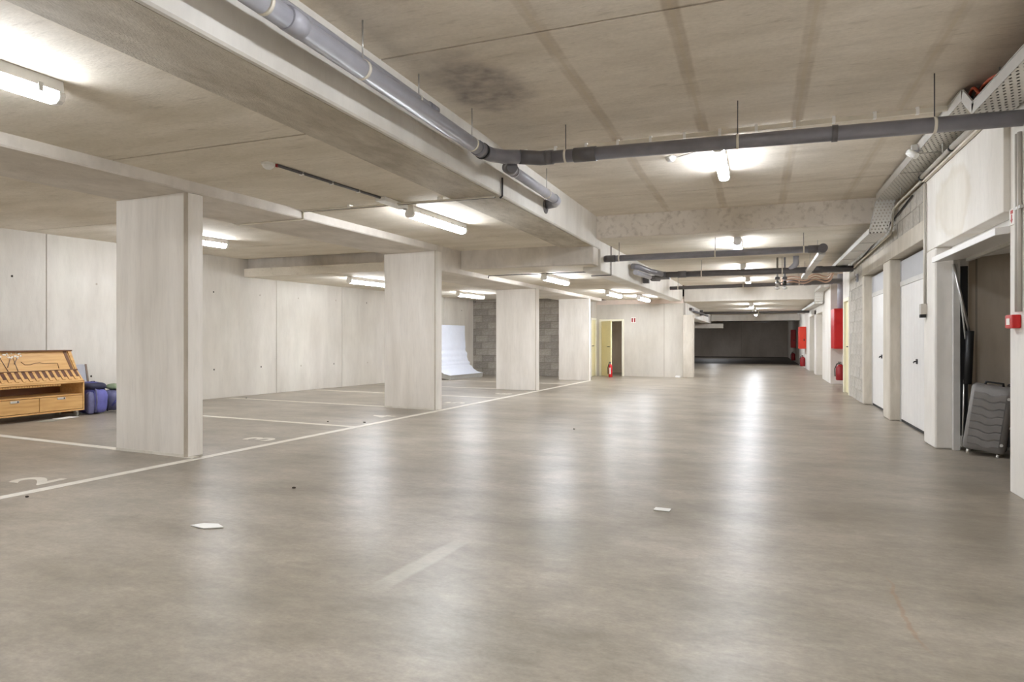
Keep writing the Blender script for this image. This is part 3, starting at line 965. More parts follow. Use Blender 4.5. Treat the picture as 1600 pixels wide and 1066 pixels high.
crosspipe('third farther cross pipe, thin and dark, above the white far beam', -2.1, 1.62, 16.9, 2.39, .045, (-1.9, -.35, 1.0), (1.0,), ZR[1], 'pvc_dark', 0.01)
crosspipe('dark pipe stub near the right wall beside the cable bundle', 0.55, 1.62, 15.0, 2.30, .055, (.8,), (.6,), ZR[1], 'pvc_dark', 0.0)
crosspipe('distant cross pipe under the lowered ceiling far down the aisle', -1.9, 1.6, 24.0, 2.02, .045, (0,), (), ZR[2], 'pvc_dark', 0.0)

dt = thing('pipe_duct', 'pale galvanised duct running away from the capped grey pipe', 'duct', (.97, 12, 2.36))
MB().extr([(.82, 2.33), (.92, 2.33), (.92, 2.39), (.82, 2.39)], 'y', 10.52, 14.6).build('duct_run', 'steel', dt, .006)
for yy_ in (11.3, 12.9, 14.3):
    MB().box(.815, .925, yy_, yy_ + .02, 2.325, 2.395).build('duct_joint', 'zinc', dt)
    MB().tube([(.87, yy_, 2.39), (.87, yy_, ZR[1] - .002)], .004, 6).build('rod', 'zinc', dt)

for i, x in enumerate((.34, .47)):
    v = thing('pipe_valve', ('left' if i == 0 else 'right') + ' of two small valves hanging below the farther cross pipe', 'valve', (x, 13.5, 2.1), 'valves under the cross pipe')
    MB().tube([(x, 13.5, ZR[1] - .002), (x, 13.5, 2.05)], .020, 10).build('stem', 'zinc' if i == 0 else 'pvc_light', v)
    MB().tube([(x, 13.5, 2.29), (x, 13.5, 2.24)], .045, 12).build('body', 'pvc_dark', v)
    MB().tube([(x, 13.5, 2.21), (x, 13.5, 2.12)], [.03, .04], 12).build('bonnet', 'black' if i else 'zinc', v)
    MB().tube([(x, 13.5, 2.09), (x, 13.5, 2.06)], .042, 12).build('flange', 'white', v)

fx = thing('duct_fitting', 'cluster of pipe bends and sleeves fixed on the far edge beam', 'pipe', (-2.0, 13, 2.4))
MB().tube([(-2.2, 12.2, 2.46), (-2.12, 12.3, 2.46), (-2.08, 12.7, 2.46), (-1.98, 13.0, 2.43), (-1.8, 13.25, 2.40)], .055, 14).build('bend', 'pvc', fx)
MB().tube([(-2.15, 12.2, 2.35), (-2.1, 12.5, 2.34), (-2.02, 13.1, 2.33)], .045, 14).build('bend', 'pvc_light', fx)
MB().box(-2.22, -2.10, 13.5, 13.62, 2.25, 2.40).build('sleeve_box', 'pvc_dark', fx)
MB().tube([(-2.1, 13.9, 2.38), (-1.95, 14.0, 2.38)], .06, 14).build('collar', 'pvc_dark', fx)
MB().tube([(-2.1, 13.7, 2.36), (-1.95, 13.75, 2.37), (-1.7, 13.7, 2.37)], .04, 12).build('bend', 'pvc', fx)
f2 = thing('duct_fitting', 'dark pipe fittings on the distant low edge beam past the pier', 'pipe', (-1.9, 23, 2.0))
MB().box(-1.98, -1.90, 20.6, 21.4, 1.98, 2.06).build('sleeve_box', 'pvc_dark', f2)
MB().tube([(-1.93, 21.5, 1.98), (-1.8, 23.2, 1.96), (-1.75, 25.0, 1.96)], .035, 10).build('pipe_run', 'pvc_dark', f2)
MB().box(-1.9, -1.8, 23.4, 23.6, 1.92, 2.1).build('sleeve_box', 'pvc_dark', f2)
f3 = thing('dark_pipework', 'black pipework under the ceiling of the dark zone', 'pipe', (-.5, 31, 1.9))
MB().tube([(-1.8, 31.2, 1.93), (1.5, 31.2, 1.93)], .05, 10).build('pipe_run', 'pvc_dark', f3)
for x in (-1.5, 1.2):
    MB().tube([(x, 31.2, 1.93), (x, 31.2, 2.318)], .006, 6).build('rod', 'pvc_dark', f3)
MB().tube([(-.2, 31.3, 1.88), (0.3, 31.3, 1.86), (.5, 31.3, 1.92)], .03, 10).build('bend', 'pvc_light', f3)

# ------------------------------------------------------------------ cable trays
def tray_run(parent, pts, wd, rail, x):
    """pts: (y,z) polyline of the tray floor"""
    t = .003
    for (ya, za), (yb, zb) in zip(pts[:-1], pts[1:]):
        d = Vector((yb - ya, zb - za)).normalized()
        n = Vector((-d.y, d.x))
        if n.y < 0: n = -n
        if abs(d.x) < .05: n = Vector((-1, 0)) if False else Vector((1, 0))
        m = MB()
        m.hexa([(x, ya, za), (x + wd, ya, za), (x + wd, yb, zb), (x, yb, zb),
                (x, ya + n.x * t, za + n.y * t), (x + wd, ya + n.x * t, za + n.y * t), (x + wd, yb + n.x * t, zb + n.y * t), (x, yb + n.x * t, zb + n.y * t)])
        m.build('tray_floor', 'tray', parent)
        for xs in (x - .001, x + wd - .002):
            r_ = MB()
            r_.hexa([(xs, ya, za), (xs + .003, ya, za), (xs + .003, yb, zb), (xs, yb, zb),
                     (xs, ya + n.x * rail, za + n.y * rail), (xs + .003, ya + n.x * rail, za + n.y * rail), (xs + .003, yb + n.x * rail, zb + n.y * rail), (xs, yb + n.x * rail, zb + n.y * rail)])
            o = r_.build('side_rail', 'steel', parent)
            l_ = MB()
            tl = Vector((0, 0))
            l_.hexa([(xs - .004, ya + n.x * rail, za + n.y * rail), (xs + .008, ya + n.x * rail, za + n.y * rail), (xs + .008, yb + n.x * rail, zb + n.y * rail), (xs - .004, yb + n.x * rail, zb + n.y * rail),
                     (xs - .004, ya + n.x * (rail + .006), za + n.y * (rail + .006)), (xs + .008, ya + n.x * (rail + .006), za + n.y * (rail + .006)), (xs + .008, yb + n.x * (rail + .006), zb + n.y * (rail + .006)), (xs - .004, yb + n.x * (rail + .006), zb + n.y * (rail + .006))])
            l_.build('rail_lip', 'steel', o)
            o.children[0].location = (0, 0, 0)

t1 = thing('cable_tray', 'perforated steel cable tray along the top of the right wall', 'cable tray', (1.6, 7.5, 2.9))
tray_run(t1, [(1.0, 2.715), (5.56, 2.715), (5.82, 2.90), (9.62, 2.90)], .25, .080, 1.435)
for yy_ in (6.55, 7.30, 8.1):
    MB().box(1.435, 1.685, yy_, yy_ + .012, 2.893, 2.898).build('tray_joint', 'zinc', t1)
for yy_ in (4.6, 5.48, 7.0, 8.9):
    MB().tube([(1.58, yy_, 2.8), (1.58, yy_, ZR[0] - .002)], .005, 6).build('rod', 'zinc', t1)
t2 = thing('cable_tray', 'vertical perforated tray piece dropping in front of the pitted cross beam', 'cable tray', (1.5, 9.6, 2.5))
m = MB()
m.hexa([(1.325, 9.44, 2.455), (1.53, 9.44, 2.455), (1.53, 9.443, 2.455), (1.325, 9.443, 2.455),
        (1.435, 9.62, 2.90), (1.655, 9.62, 2.90), (1.655, 9.623, 2.90), (1.435, 9.623, 2.90)])
m.build('tray_floor', 'tray', t2)
for xa_, xb_ in ((1.322, 1.432), (1.53, 1.655)):
    MB().hexa([(xa_, 9.44, 2.455), (xa_ + .003, 9.44, 2.455), (xa_ + .003, 9.50, 2.455), (xa_, 9.50, 2.455),
               (xb_, 9.62, 2.90), (xb_ + .003, 9.62, 2.90), (xb_ + .003, 9.68, 2.90), (xb_, 9.68, 2.90)]).build('side_rail', 'steel', t2)
t3 = thing('cable_tray', 'lower cable tray section past the cross beam above the garage doors', 'cable tray', (1.5, 12, 2.45))
tray_run(t3, [(9.44, 2.45), (14.8, 2.45)], .205, .06, 1.325)
for yy_ in (10.3, 11.2, 12.3, 13.4):
    MB().box(1.325, 1.53, yy_, yy_ + .012, 2.443, 2.448).build('tray_joint', 'zinc', t3)
t4 = thing('cable_tray', 'distant pale cable tray along the right wall beyond the far beam', 'cable tray', (1.5, 24, 2.0))
tray_run(t4, [(17.5, 2.36), (19.3, 2.36), (19.35, 2.06), (27.5, 2.06)], .2, .06, 1.42)

def cable(lab, pts, r, mat):
    # smooth the polyline
    P_ = [Vector(p) for p in pts]
    out = []
    for i in range(len(P_) - 1):
        p0, p1_, p2_, p3_ = P_[max(i - 1, 0)], P_[i], P_[i + 1], P_[min(i + 2, len(P_) - 1)]
        for k in range(6):
            t = k / 6
            out.append(0.5 * ((2 * p1_) + (p2_ - p0) * t + (2 * p0 - 5 * p1_ + 4 * p2_ - p3_) * t * t + (3 * p1_ - p0 - 3 * p2_ + p3_) * t ** 3))
    out.append(P_[-1])
    return tag(MB().tube(out, r, 8).build('cable', mat), lab, 'cable')
cable('orange cable looping up out of the dip in the near cable tray', [(1.58, 6.6, 2.945), (1.54, 6.1, 2.96), (1.50, 5.78, 2.975), (1.50, 5.60, 2.87), (1.52, 5.35, 2.80), (1.55, 3.0, 2.76)], .011, 'cable_o')
cable('second orange cable lying higher in the near cable tray', [(1.62, 6.6, 2.945), (1.57, 5.95, 2.975), (1.54, 5.55, 2.95), (1.54, 5.2, 2.88), (1.56, 4.5, 2.80), (1.60, 3, 2.77)], .012, 'cable_o')
cable('black cable lying in the near cable tray beside the orange ones', [(1.66, 6.5, 2.945), (1.65, 6.0, 2.955), (1.64, 5.6, 2.83), (1.64, 4, 2.76)], .009, 'cable_k')
for i, lab in enumerate(('uppermost pale cable sagging from the end of the lower tray', 'middle pale cable sagging from the end of the lower tray', 'lowest pale cable sagging from the end of the lower tray')):
    z = 2.44 - .05 * i
    yo = .05 * i - .12
    cable(lab, [(1.48 - .03 * i, 14.72, 2.50), (1.40, 14.86 + yo, z), (1.3, 14.95 + yo, z - .06), (1.1, 14.92 + yo, z), (.9, 14.95 + yo, z - .07), (.65, 14.95 + yo, z - .03), (.45, 14.9 + yo, z - .08)], .016, 'cable_p')

def bundle(lab, x0, n, pts, r=.012):
    o = thing('added_cables', lab, 'cables', (x0, pts[0][0], pts[0][1]))  # black cables added inside the trays so the perforations read dark
    for k in range(n):
        xx = x0 + k * (r * 2 + .002)
        MB().tube([(xx + random.uniform(-.001, .001), y, z + r + .004) for y, z in pts], r, 6).build('cable', 'cable_k', o)
bundle('flat bundle of black cables added to darken the holes of the near perforated tray', 1.456, 8, [(1.0, 2.715), (5.55, 2.715), (5.83, 2.905), (9.6, 2.90)])
bundle('flat bundle of black cables added to darken the holes of the lower tray above the doors', 1.345, 6, [(9.5, 2.45), (14.7, 2.45)])

# conduits along the wall head
cw = thing('wall_conduit', 'pair of grey conduits along the head of the right wall beside the tray', 'conduit', (1.66, 7, 2.7))
MB().tube([(1.625, 5.62, 2.80), (1.625, 6.88, 2.82)], .028, 12).build('conduit', 'conduit', cw)
MB().tube([(1.625, 6.9, 2.82), (1.625, 8.05, 2.82)], .024, 12).build('conduit', 'conduit', cw)
MB().tube([(1.625, 6.86, 2.82), (1.625, 6.90, 2.82)], .032, 12).build('seal_ring', 'rubber', cw)
MB().tube([(1.625, 8.02, 2.82), (1.625, 8.07, 2.82)], .030, 12).build('seal_ring', 'rubber', cw)
MB().box(1.63, 1.66, 5.70, 8.02, 2.764, 2.785).build('trunking', 'cream', cw)
MB().tube([(1.64, 8.1, 2.80), (1.64, 9.4, 2.80), (1.62, 9.55, 2.76), (1.61, 9.60, 2.55), (1.61, 9.72, 2.47), (1.63, 13.9, 2.40)], .014, 8).build('conduit', 'cream', cw)
MB().tube([(1.648, 8.6, 2.74), (1.648, 13.9, 2.38)], .010, 8).build('conduit', 'cable_k', cw)
cs = thing('light_switch', 'small grey switch box with conduit on the pier between the garages', 'switch', (1.64, 8.0, 1.4))
MB().tube([(1.643, 7.97, 2.74), (1.643, 7.97, 1.47)], .011, 8).build('conduit', 'conduit', cs)
MB().tube([(1.643, 8.01, 2.74), (1.643, 8.01, 1.47)], .008, 8).build('conduit', 'cream', cs)
MB().box(1.595, 1.655, 7.93, 8.01, 1.36, 1.47).build('switch_box', 'conduit', cs, .006)
MB().box(1.59, 1.645, 7.935, 7.985, 1.325, 1.36).build('cable_gland', 'black', cs, .004)
cv = thing('wall_conduit', 'two vertical grey conduits beside the red call point on the near right wall', 'conduit', (1.69, 5.5, 1.3))
MB().tube([(1.685, 5.50, 2.53), (1.685, 5.50, 1.29)], .012, 10).build('conduit', 'conduit', cv)
MB().tube([(1.685, 5.45, 2.53), (1.685, 5.45, 1.29)], .014, 10).build('conduit', 'conduit', cv)
MB().box(1.675, 1.70, 5.41, 5.53, 2.00, 2.02).build('saddle', 'zinc', cv)
cp = thing('fire_call_point', 'red fire alarm call point on the edge of the near right wall', 'call point', (1.67, 5.58, 1.22))
MB().box(1.645, 1.70, 5.46, 5.60, 1.175, 1.27).build('case', 'red', cp, .008)
MB().box(1.641, 1.646, 5.50, 5.56, 1.20, 1.245).build('glass', 'label', cp)
sg = thing('arrow_sign', 'white sign with red fire hose arrow above the call point', 'sign', (1.69, 5.62, 1.97))
MB().box(1.693, 1.70, 5.575, 5.67, 1.915, 2.03).build('plate', 'label', sg)
MB().add([(1.6915, 5.61, 1.99), (1.6915, 5.635, 1.99), (1.6915, 5.635, 1.955), (1.6915, 5.648, 1.955), (1.6915, 5.622, 1.925), (1.6915, 5.597, 1.955), (1.6915, 5.61, 1.955)],
         [tuple(range(7))]).build('arrow', 'red', sg)
MB().box(1.6915, 1.693, 5.60, 5.645, 1.995, 2.02).build('pictogram', 'red', sg)

# ceiling conduits and small devices
ct = thing('ceiling_trunking', 'pale cable trunking clipped to the aisle ceiling behind the cross pipe', 'conduit', (-.3, 6.2, 3.0))
MB().box(-2.36, 1.5, 6.185, 6.215, ZR[0] - .055, ZR[0] - .014).build('trunking', 'cream', ct, .003)
x = -2.2
while x < 1.5:
    MB().box(x, x + .025, 6.18, 6.22, ZR[0] - .058, ZR[0] + .002).build('clip', 'white', ct)
    x += .31
cd_ = thing('ceiling_conduit', 'thin conduit across the bay ceiling from column beam to edge beam', 'conduit', (-3.6, 6.0, 2.55))
MB().tube([(xL(6.05) + .0, 6.08, ZL[0] - .015), (-2.46, 6.02, 2.52)], .010, 8).build('conduit', 'cream', cd_)
MB().tube([(xL(6.05) + .03, 6.1, ZL[0] - .02), (-2.46, 6.04, 2.515)], .006, 8).build('cable_run', 'cable_k', cd_)
MB().tube([(-2.40, 6.02, 2.50), (-2.375, 6.02, 2.52), (-2.375, 6.02, 2.70)], .010, 8).build('conduit', 'cable_k', cd_)
MB().tube([(xL(6.1) + .01, 6.1, ZL[0] - .02), (xL(6.1) + .012, 6.1, 2.46), (xL(6.1) - .95, 6.12, 2.458), (xL(6.1) - 1.4, 6.2, 2.62)], .010, 8).build('conduit', 'cream', cd_)
for x in (-4.2, -3.1, -2.7):
    MB().box(x, x + .03, 6.03, 6.10, ZL[0] - .03, ZL[0]).build('clip', 'white', cd_)
jb = thing('junction_box', 'white junction box at the near end of the middle bay lamp', 'junction box', (-3.65, 5.95, 2.54))
MB().box(-3.70, -3.58, 5.80, 6.28, ZL[0] - .045, ZL[0]).build('case', 'white', jb, .008)
MB().tube([(-3.60, 6.24, ZL[0] - .05), (-3.60, 6.24, ZL[0] - .062)], .02, 8).build('cable_gland', 'zinc', jb)
def detector(lab, x, y, z, r=.05):
    o = thing('smoke_detector', lab, 'detector', (x, y, z), 'ceiling detectors')
    MB().tube([(x, y, z), (x, y, z - .018)], r, 18).build('base', 'white', o)
    MB().tube([(x, y, z - .018), (x, y, z - .035), (x, y, z - .05)], [r * .92, r * .8, r * .45], 18).build('head', 'white', o)
    return o
sd = detector('white smoke detector at the end of a dark conduit on the left bay ceiling', -3.82, 4.37, ZL[0], .055)
MB().tube([(-3.77, 4.42, ZL[0] - .012), (-3.64, 5.82, ZL[0] - .012)], .013, 8).build('conduit', 'pvc_dark', sd)
for k in range(3):
    y = 4.7 + .38 * k
    MB().box(-3.80 + (y - 4.4) * .093, -3.76 + (y - 4.4) * .093, y, y + .02, ZL[0] - .028, ZL[0]).build('clip', 'white', sd)
MB().box(-3.785, -3.765, 4.415, 4.435, ZL[0] - .026, ZL[0]).build('cable_gland', 'darkred', sd)
s2 = detector('white smoke detector beside the bright aisle lamp', -0.86, 6.98, ZR[0], .055)
MB().tube([(-.80, 6.97, ZR[0] - .01), (-.45, 6.75, ZR[0] - .01)], .006, 8).build('cable_run', 'white', s2)
cdf = thing('ceiling_conduit', 'thin dark conduit crossing the lowered bay ceiling past the second column', 'conduit', (-3.5, 10.9, 2.24))
MB().tube([(xL(10.9) + .02, 10.9, 2.20), (xL(10.9) + .03, 10.9, 2.245), (xB(10.9) - .3, 10.86, 2.245)], .009, 8).build('conduit', 'cable_k', cdf)
MB().tube([(xB(10.9) - .33, 10.86, 2.175), (xB(10.9) + .012, 10.86, 2.175), (xB(10.9) + .012, 10.86, 2.66)], .009, 8).build('conduit', 'cable_k', cdf)
ww = thing('wall_speaker', 'small white device on a bracket beside the cable tray', 'device', (1.4, 7.2, 2.9))
MB().tube([(1.34, 7.18, 2.89), (1.40, 7.13, 2.83)], .032, 14).build('head', 'white', ww)
MB().tube([(1.37, 7.155, 2.86), (1.40, 7.20, 2.90), (1.49, 7.22, 2.92)], .016, 8).build('bracket', 'pvc_light', ww)
MB().box(1.37, 1.42, 7.18, 7.23, 2.90, 2.96).build('mount', 'steel', ww, .004)

# ------------------------------------------------------------------ fire cabinets and extinguishers
def hose_cabinet(lab, x0, x1, y0, y1, z0, z1, mat):
    o = thing('hose_cabinet', lab, 'fire cabinet', ((x0 + x1) / 2, (y0 + y1) / 2, z0), 'red fire hose cabinets')
    MB().box(x0, x1, y0, y1, z0, z1).build('case', mat, o, .012)
    d = MB().box(x0 + .02, x1 - .02, y0 - .012, y0, z0 + .02, z1 - .02).build('door', mat, o, .006)
    MB().box(x1 - .09, x1 - .06, y0 - .03, y0 - .012, (z0 + z1) / 2 - .12, (z0 + z1) / 2 - .04).build('latch', 'black', d, .003)
    d.children[0].location = (0, 0, 0)
    return o
def extinguisher(lab, x, y, z, h=.42, r=.075, mat='red', stand=True):
    o = thing('fire_extinguisher', lab, 'extinguisher', (x, y, z), 'fire extinguishers')
    k = h / .5
    MB().tube([(x, y, z), (x, y, z + .02), (x, y, z + .34 * k), (x, y, z + .39 * k), (x, y, z + .41 * k)], [r * .9, r, r, r * .62, r * .3], 18).build('cylinder', mat, o)
    if mat == 'red':
        MB().box(x - r * .35, x + r * .35, y - r * 1.03, y - r * .9, z + .10 * k, z + .30 * k).build('label_plate', 'label', o)
    MB().tube([(x, y, z + .41 * k), (x, y, z + .46 * k)], r * .28, 10).build('valve', 'zinc', o)
    MB().box(x - .05, x + .02, y - .012, y + .012, z + .455 * k, z + .475 * k).build('lever', 'black', o, .003)
    MB().tube([(x, y - .01, z + .44 * k), (x - r * .8, y - r * .5, z + .42 * k), (x - r * 1.25, y - r * .6, z + .3 * k), (x - r * 1.2, y - r * .6, z + .1 * k)], .012, 8).build('hose', 'black', o)
    return o
hose_cabinet('nearest tall red hose cabinet, on the pier past the cream door', 1.665, 2.35, 17.05, 17.75, .87, 1.82, 'red')
extinguisher('dark red extinguisher hung below the nearest red cabinet', 1.83, 17.35, .12, .46, .10, 'darkred')
sc1 = thing('sign_tag', 'white paper tag between the nearest red cabinet and its extinguisher', 'tag', (1.95, 17.2, .62))
MB().hexa([(1.83, 17.14, .56), (1.99, 17.14, .52), (1.99, 17.15, .52), (1.83, 17.15, .56), (1.86, 17.14, .75), (1.93, 17.14, .73), (1.93, 17.15, .73), (1.86, 17.15, .75)]).build('sheet', 'paper', sc1)
MB().tube([(1.9, 17.15, .74), (1.88, 17.12, .82), (1.92, 17.1, .87)], .012, 8).build('strap', 'black', sc1)
vp = thing('riser_pipe', 'pale vertical duct rising from the nearest red cabinet to the ceiling', 'pipe', (1.9, 17.5, 1.82))
MB().tube([(1.86, 17.45, 1.82), (1.86, 17.45, 2.66)], .085, 16).build('pipe_run', 'pvc_light', vp)
MB().tube([(2.06, 17.45, 1.82), (2.06, 17.45, 2.66)], .05, 16).build('pipe_run', 'steel', vp)
hose_cabinet('orange-red hose cabinet farther down the right wall', 1.42, 1.653, 26.4, 27.2, .74, 1.56, 'orange')
extinguisher('small extinguisher below the orange-red cabinet', 1.55, 26.7, .08, .44, .09, 'darkred')
hose_cabinet('farthest dark red cabinet at the edge of the dark zone', 1.44, 1.653, 33.6, 34.4, .69, 1.54, 'red')
extinguisher('farthest extinguisher in the dark zone', 1.55, 33.8, .08, .44, .09, 'darkred')
extinguisher('red extinguisher standing on the floor by the open yellow door', -4.0, 18.66, 0, .46, .055, 'red')
sn = thing('wall_sign', 'small red and white pictogram sign on the white room wall', 'sign', (-3.45, 19.29, 1.65))
MB().box(-3.52, -3.38, 19.292, 19.30, 1.58, 1.74).build('plate', 'label', sn)
MB().box(-3.505, -3.465, 19.290, 19.2925, 1.60, 1.72).build('pictogram', 'darkred', sn)
MB().box(-3.435, -3.395, 19.290, 19.2925, 1.60, 1.72).build('pictogram', 'darkred', sn)
tag(MB().box(-2.22, -2.08, 19.05, 19.2, 0, .05).build('floor_box', 'white', None, .01), 'small white box on the floor at the foot of the room wall', 'box')
bx = thing('wall_outlet', 'small dark outlet on the block wall high beside the far garage door', 'outlet', (1.65, 13.2, 2.2))
MB().box(1.63, 1.662, 13.0, 13.12, 2.12, 2.26).build('plate', 'pvc_light', bx, .004)
for z in (2.155, 2.215):
    MB().tube([(1.63, 13.06, z), (1.625, 13.06, z)], .022, 10).build('socket', 'black', bx)

# ------------------------------------------------------------------ wooden instrument cabinet
wc = thing('wooden_cabinet', 'honey coloured wooden cabinet with keyboard slots and two drawers on castors', 'cabinet', (-9.35, 5.97, 0))
cx0, cx1, cy0, cy1 = -9.55, -9.05, 5.34, 6.60
box('bottom_board', 'wood', cx0, cx1, cy0, cy1, .085, .105, wc, .003)
box('side_panel', 'wood', cx0, cx1, cy1 - .022, cy1, .105, .515, wc, .003)
box('side_panel', 'wood', cx0, cx1, cy0, cy0 + .022, .105, .515, wc, .003)
box('shelf_board', 'wood', cx0, cx1 - .01, cy0 + .022, cy1 - .022, .305, .322, wc, .003)
box('back_board', 'wood_dark', cx0, cx0 + .02, cy0 + .022, cy1 - .022, .105, .66, wc)
ym = 5.975
for a, b in ((cy0 + .026, ym - .003), (ym + .003, cy1 - .026)):
    d = box('drawer', 'wood', cx1 - .4, cx1 - .002, a, b, .112, .300, wc, .003)
    yc = (a + b) / 2 - .01
    h_ = box('handle', 'silver', cx1 - .002, cx1 + .008, yc - .055, yc + .055, .262, .292, d, .003)
    k_ = box('handle_slot', 'black', cx1 + .008, cx1 + .010, yc + .028, yc + .042, .268, .288, d)
    for q in (h_, k_): q.location = (0, 0, 0)
# slotted sloping key panel
def slope(t):    # t 0 (front low) .. 1 (back high)
    return (cx1 - .005 - .14 * t, .50 + .155 * t)
def slab(name, mat, ya, yb, ta, tb, off, th, parent):
    xa_, za_ = slope(ta); xb_, zb_ = slope(tb)
    nx, nz = .74, .67
    p = lambda x, y, z, o_: (x + nx * o_, y, z + nz * o_)
    return MB().hexa([p(xa_, ya, za_, off), p(xa_, yb, za_, off), p(xb_, yb, zb_, off), p(xb_, ya, zb_, off),
                      p(xa_, ya, za_, off + th), p(xa_, yb, za_, off + th), p(xb_, yb, zb_, off + th), p(xb_, ya, zb_, off + th)]).build(name, mat, parent, .002)
slab('key_panel', 'wood', cy0, cy1, -.08, 1.02, -.02, .02, wc)
nk = 14
wk_ = (cy1 - cy0 - .03) / nk
for i in range(nk):
    ya = cy0 + .015 + i * wk_
    slab('key_slot', 'slot', ya + .03, ya + .078, .44, .96, .0005, .004, wc)
    slab('key_slot_shadow', 'wood_dark', ya + .070, ya + .079, .24, .46, .0005, .003, wc)
    slab('key_bar', 'wood', ya - .012, ya + .026, .18, .98, .0005, .010, wc)
slab('key_rail', 'wood_dark', cy0, cy1, .98, 1.06, -.004, .016, wc)
for i in range(26):
    y = cy0 + .04 + i * .034
    box('peg', 'wood', cx1 - .02, cx1 - .008, y, y + .017, .455, .492, wc)
box('peg_rail', 'wood', cx1 - .03, cx1 - .015, cy0 + .022, cy0 + .93, .45, .50, wc)
box('front_rail', 'wood', cx1 - .02, cx1, cy0, cy1, .482, .515, wc, .003)
# upper leaning panel
ux0, ux1 = cx1 - .155, cx1 - .24
MB().hexa([(ux0 - .02, cy0, .66), (ux0, cy0, .66), (ux0, cy1, .66), (ux0 - .02, cy1, .66),
           (ux1 - .02, cy0, .925), (ux1, cy0, .925), (ux1, cy1 - .04, .925), (ux1 - .02, cy1 - .04, .925)]).build('upper_panel', 'wood', wc)
MB().hexa([(ux0 - .20, cy1 - .03, .52), (ux0 + .012, cy1 - .03, .655), (ux0 + .012, cy1, .655), (ux0 - .20, cy1, .52),
           (ux1 - .13, cy1 - .07, .93), (ux1 + .014, cy1 - .09, .93), (ux1 + .014, cy1 - .04, .93), (ux1 - .13, cy1 - .04, .93)]).build('upper_side', 'wood', wc)
MB().hexa([(ux0 + .001, cy1 - .09, .66), (ux0 + .006, cy1 - .09, .66), (ux0 + .006, cy1 - .05, .66), (ux0 + .001, cy1 - .05, .66),
           (ux1 + .001, cy1 - .15, .925), (ux1 + .006, cy1 - .15, .925), (ux1 + .006, cy1 - .105, .925), (ux1 + .001, cy1 - .105, .925)]).build('inlay_strip', 'wood_dark', wc)
box('top_board', 'wood_dark', ux1 - .14, ux1 + .03, cy0 - .01, cy1 - .03, .925, .945, wc, .003)
def onpanel(y, t, o_=.004):
    return (ux0 + (ux1 - ux0) * t + o_, y, .66 + .265 * t)
for (pa_, pb_) in (((5.56, .02), (5.50, .9)), ((5.68, .02), (5.60, .85)), ((5.68, .25), (5.75, .8)), ((5.80, .02), (5.77, .75)), ((5.48, .02), (5.46, .8)), ((5.60, .45), (5.54, .85)), ((5.77, .4), (5.83, .75))):
    MB().tube([onpanel(*pa_), onpanel(*pb_)], [.006, .003], 6).build('inlay_trunk', 'trunk', wc)
rr = random.Random(3)
for i in range(34):
    y = rr.uniform(5.46, 5.88); t = rr.uniform(.68, .97) - abs(y - 5.66) * .1
    q = onpanel(y, t, .003)
    MB().tube([q, (q[0] + .004, q[1], q[2])], rr.uniform(.007, .013), 7).build('inlay_blossom', 'blossom', wc)
MB().tube([onpanel(5.86, .50), onpanel(5.90, .36), onpanel(5.97, .35), onpanel(6.04, .42), onpanel(6.10, .44), onpanel(6.16, .38), onpanel(6.30, .39), onpanel(6.34, .38), onpanel(6.345, .10)], .004, 6).build('inlay_line', 'wood_dark', wc)
for y in (cy0 + .08, cy1 - .08):
    for x in (cx0 + .07, cx1 - .06):
        c = MB().tube([(x, y - .014, .035), (x, y + .014, .035)], .035, 14).build('castor', 'stone', wc)
        f_ = MB().box(x - .02, x + .02, y - .018, y + .018, .05, .086).build('castor_fork', 'zinc', c)
        f_.location = (0, 0, 0)

# things beside the cabinet
for i, (y0, lean, mat, lab) in enumerate(((6.72, .02, 'wood_dark', 'dark framed board leaning on the wall behind the cabinet'), (6.97, .04, 'pvc_light', 'grey framed board leaning behind the dark one'))):
    o = thing('framed_board', lab, 'board', (-9.5, y0, 0))
    zt = .70 + .015 * i
    MB().hexa([(-9.62 + .06 * i, y0 - .1, 0), (-9.60 + .06 * i, y0 - .1, 0), (-9.60 + .06 * i, y0 + .12, 0), (-9.62 + .06 * i, y0 + .12, 0),
               (-9.70, y0 - .1, zt), (-9.68, y0 - .1, zt), (-9.68, y0 + .12, zt), (-9.70, y0 + .12, zt)]).build('panel', mat, o, .003)
    MB().hexa([(-9.597 + .06 * i, y0 + .09, .02), (-9.592 + .06 * i, y0 + .09, .02), (-9.592 + .06 * i, y0 + .12, .02), (-9.597 + .06 * i, y0 + .12, .02),
               (-9.678, y0 + .09, zt), (-9.673, y0 + .09, zt), (-9.673, y0 + .12, zt), (-9.678, y0 + .12, zt)]).build('frame_edge', 'trunk', o)

def soft(name, mat, parent, cen, rad, power=.55, seg=20, rings=12, lump=.0, seed=1, flat_bottom=None):
    r_ = random.Random(seed)
    ph = [r_.uniform(0, 6.28) for _ in range(6)]
    sp = lambda v, p: math.copysign(abs(v) ** p, v)
    m_ = MB()
    vs, fs = [], []
    for i in range(rings + 1):
        th = math.pi * i / rings
        for k in range(seg):
            a = 2 * math.pi * k / seg
            x = sp(math.sin(th), power) * sp(math.cos(a), power)
            y = sp(math.sin(th), power) * sp(math.sin(a), power)
            z = sp(math.cos(th), power)
            l = 1 + lump * (math.sin(3 * a + ph[0] + 2 * z) + math.sin(5 * z + ph[1] + a) + math.sin(7 * a + ph[2]))
            p = [cen[0] + rad[0] * x * l, cen[1] + rad[1] * y * l, cen[2] + rad[2] * z * l]
            if flat_bottom is not None: p[2] = max(p[2], flat_bottom)
            vs.append(p)
    for i in range(rings):
        for k in range(seg):
            fs.append((i * seg + k, i * seg + (k + 1) % seg, (i + 1) * seg + (k + 1) % seg, (i + 1) * seg + k))
    m_.add(vs, fs, True)
    return m_.build(name, mat, parent)

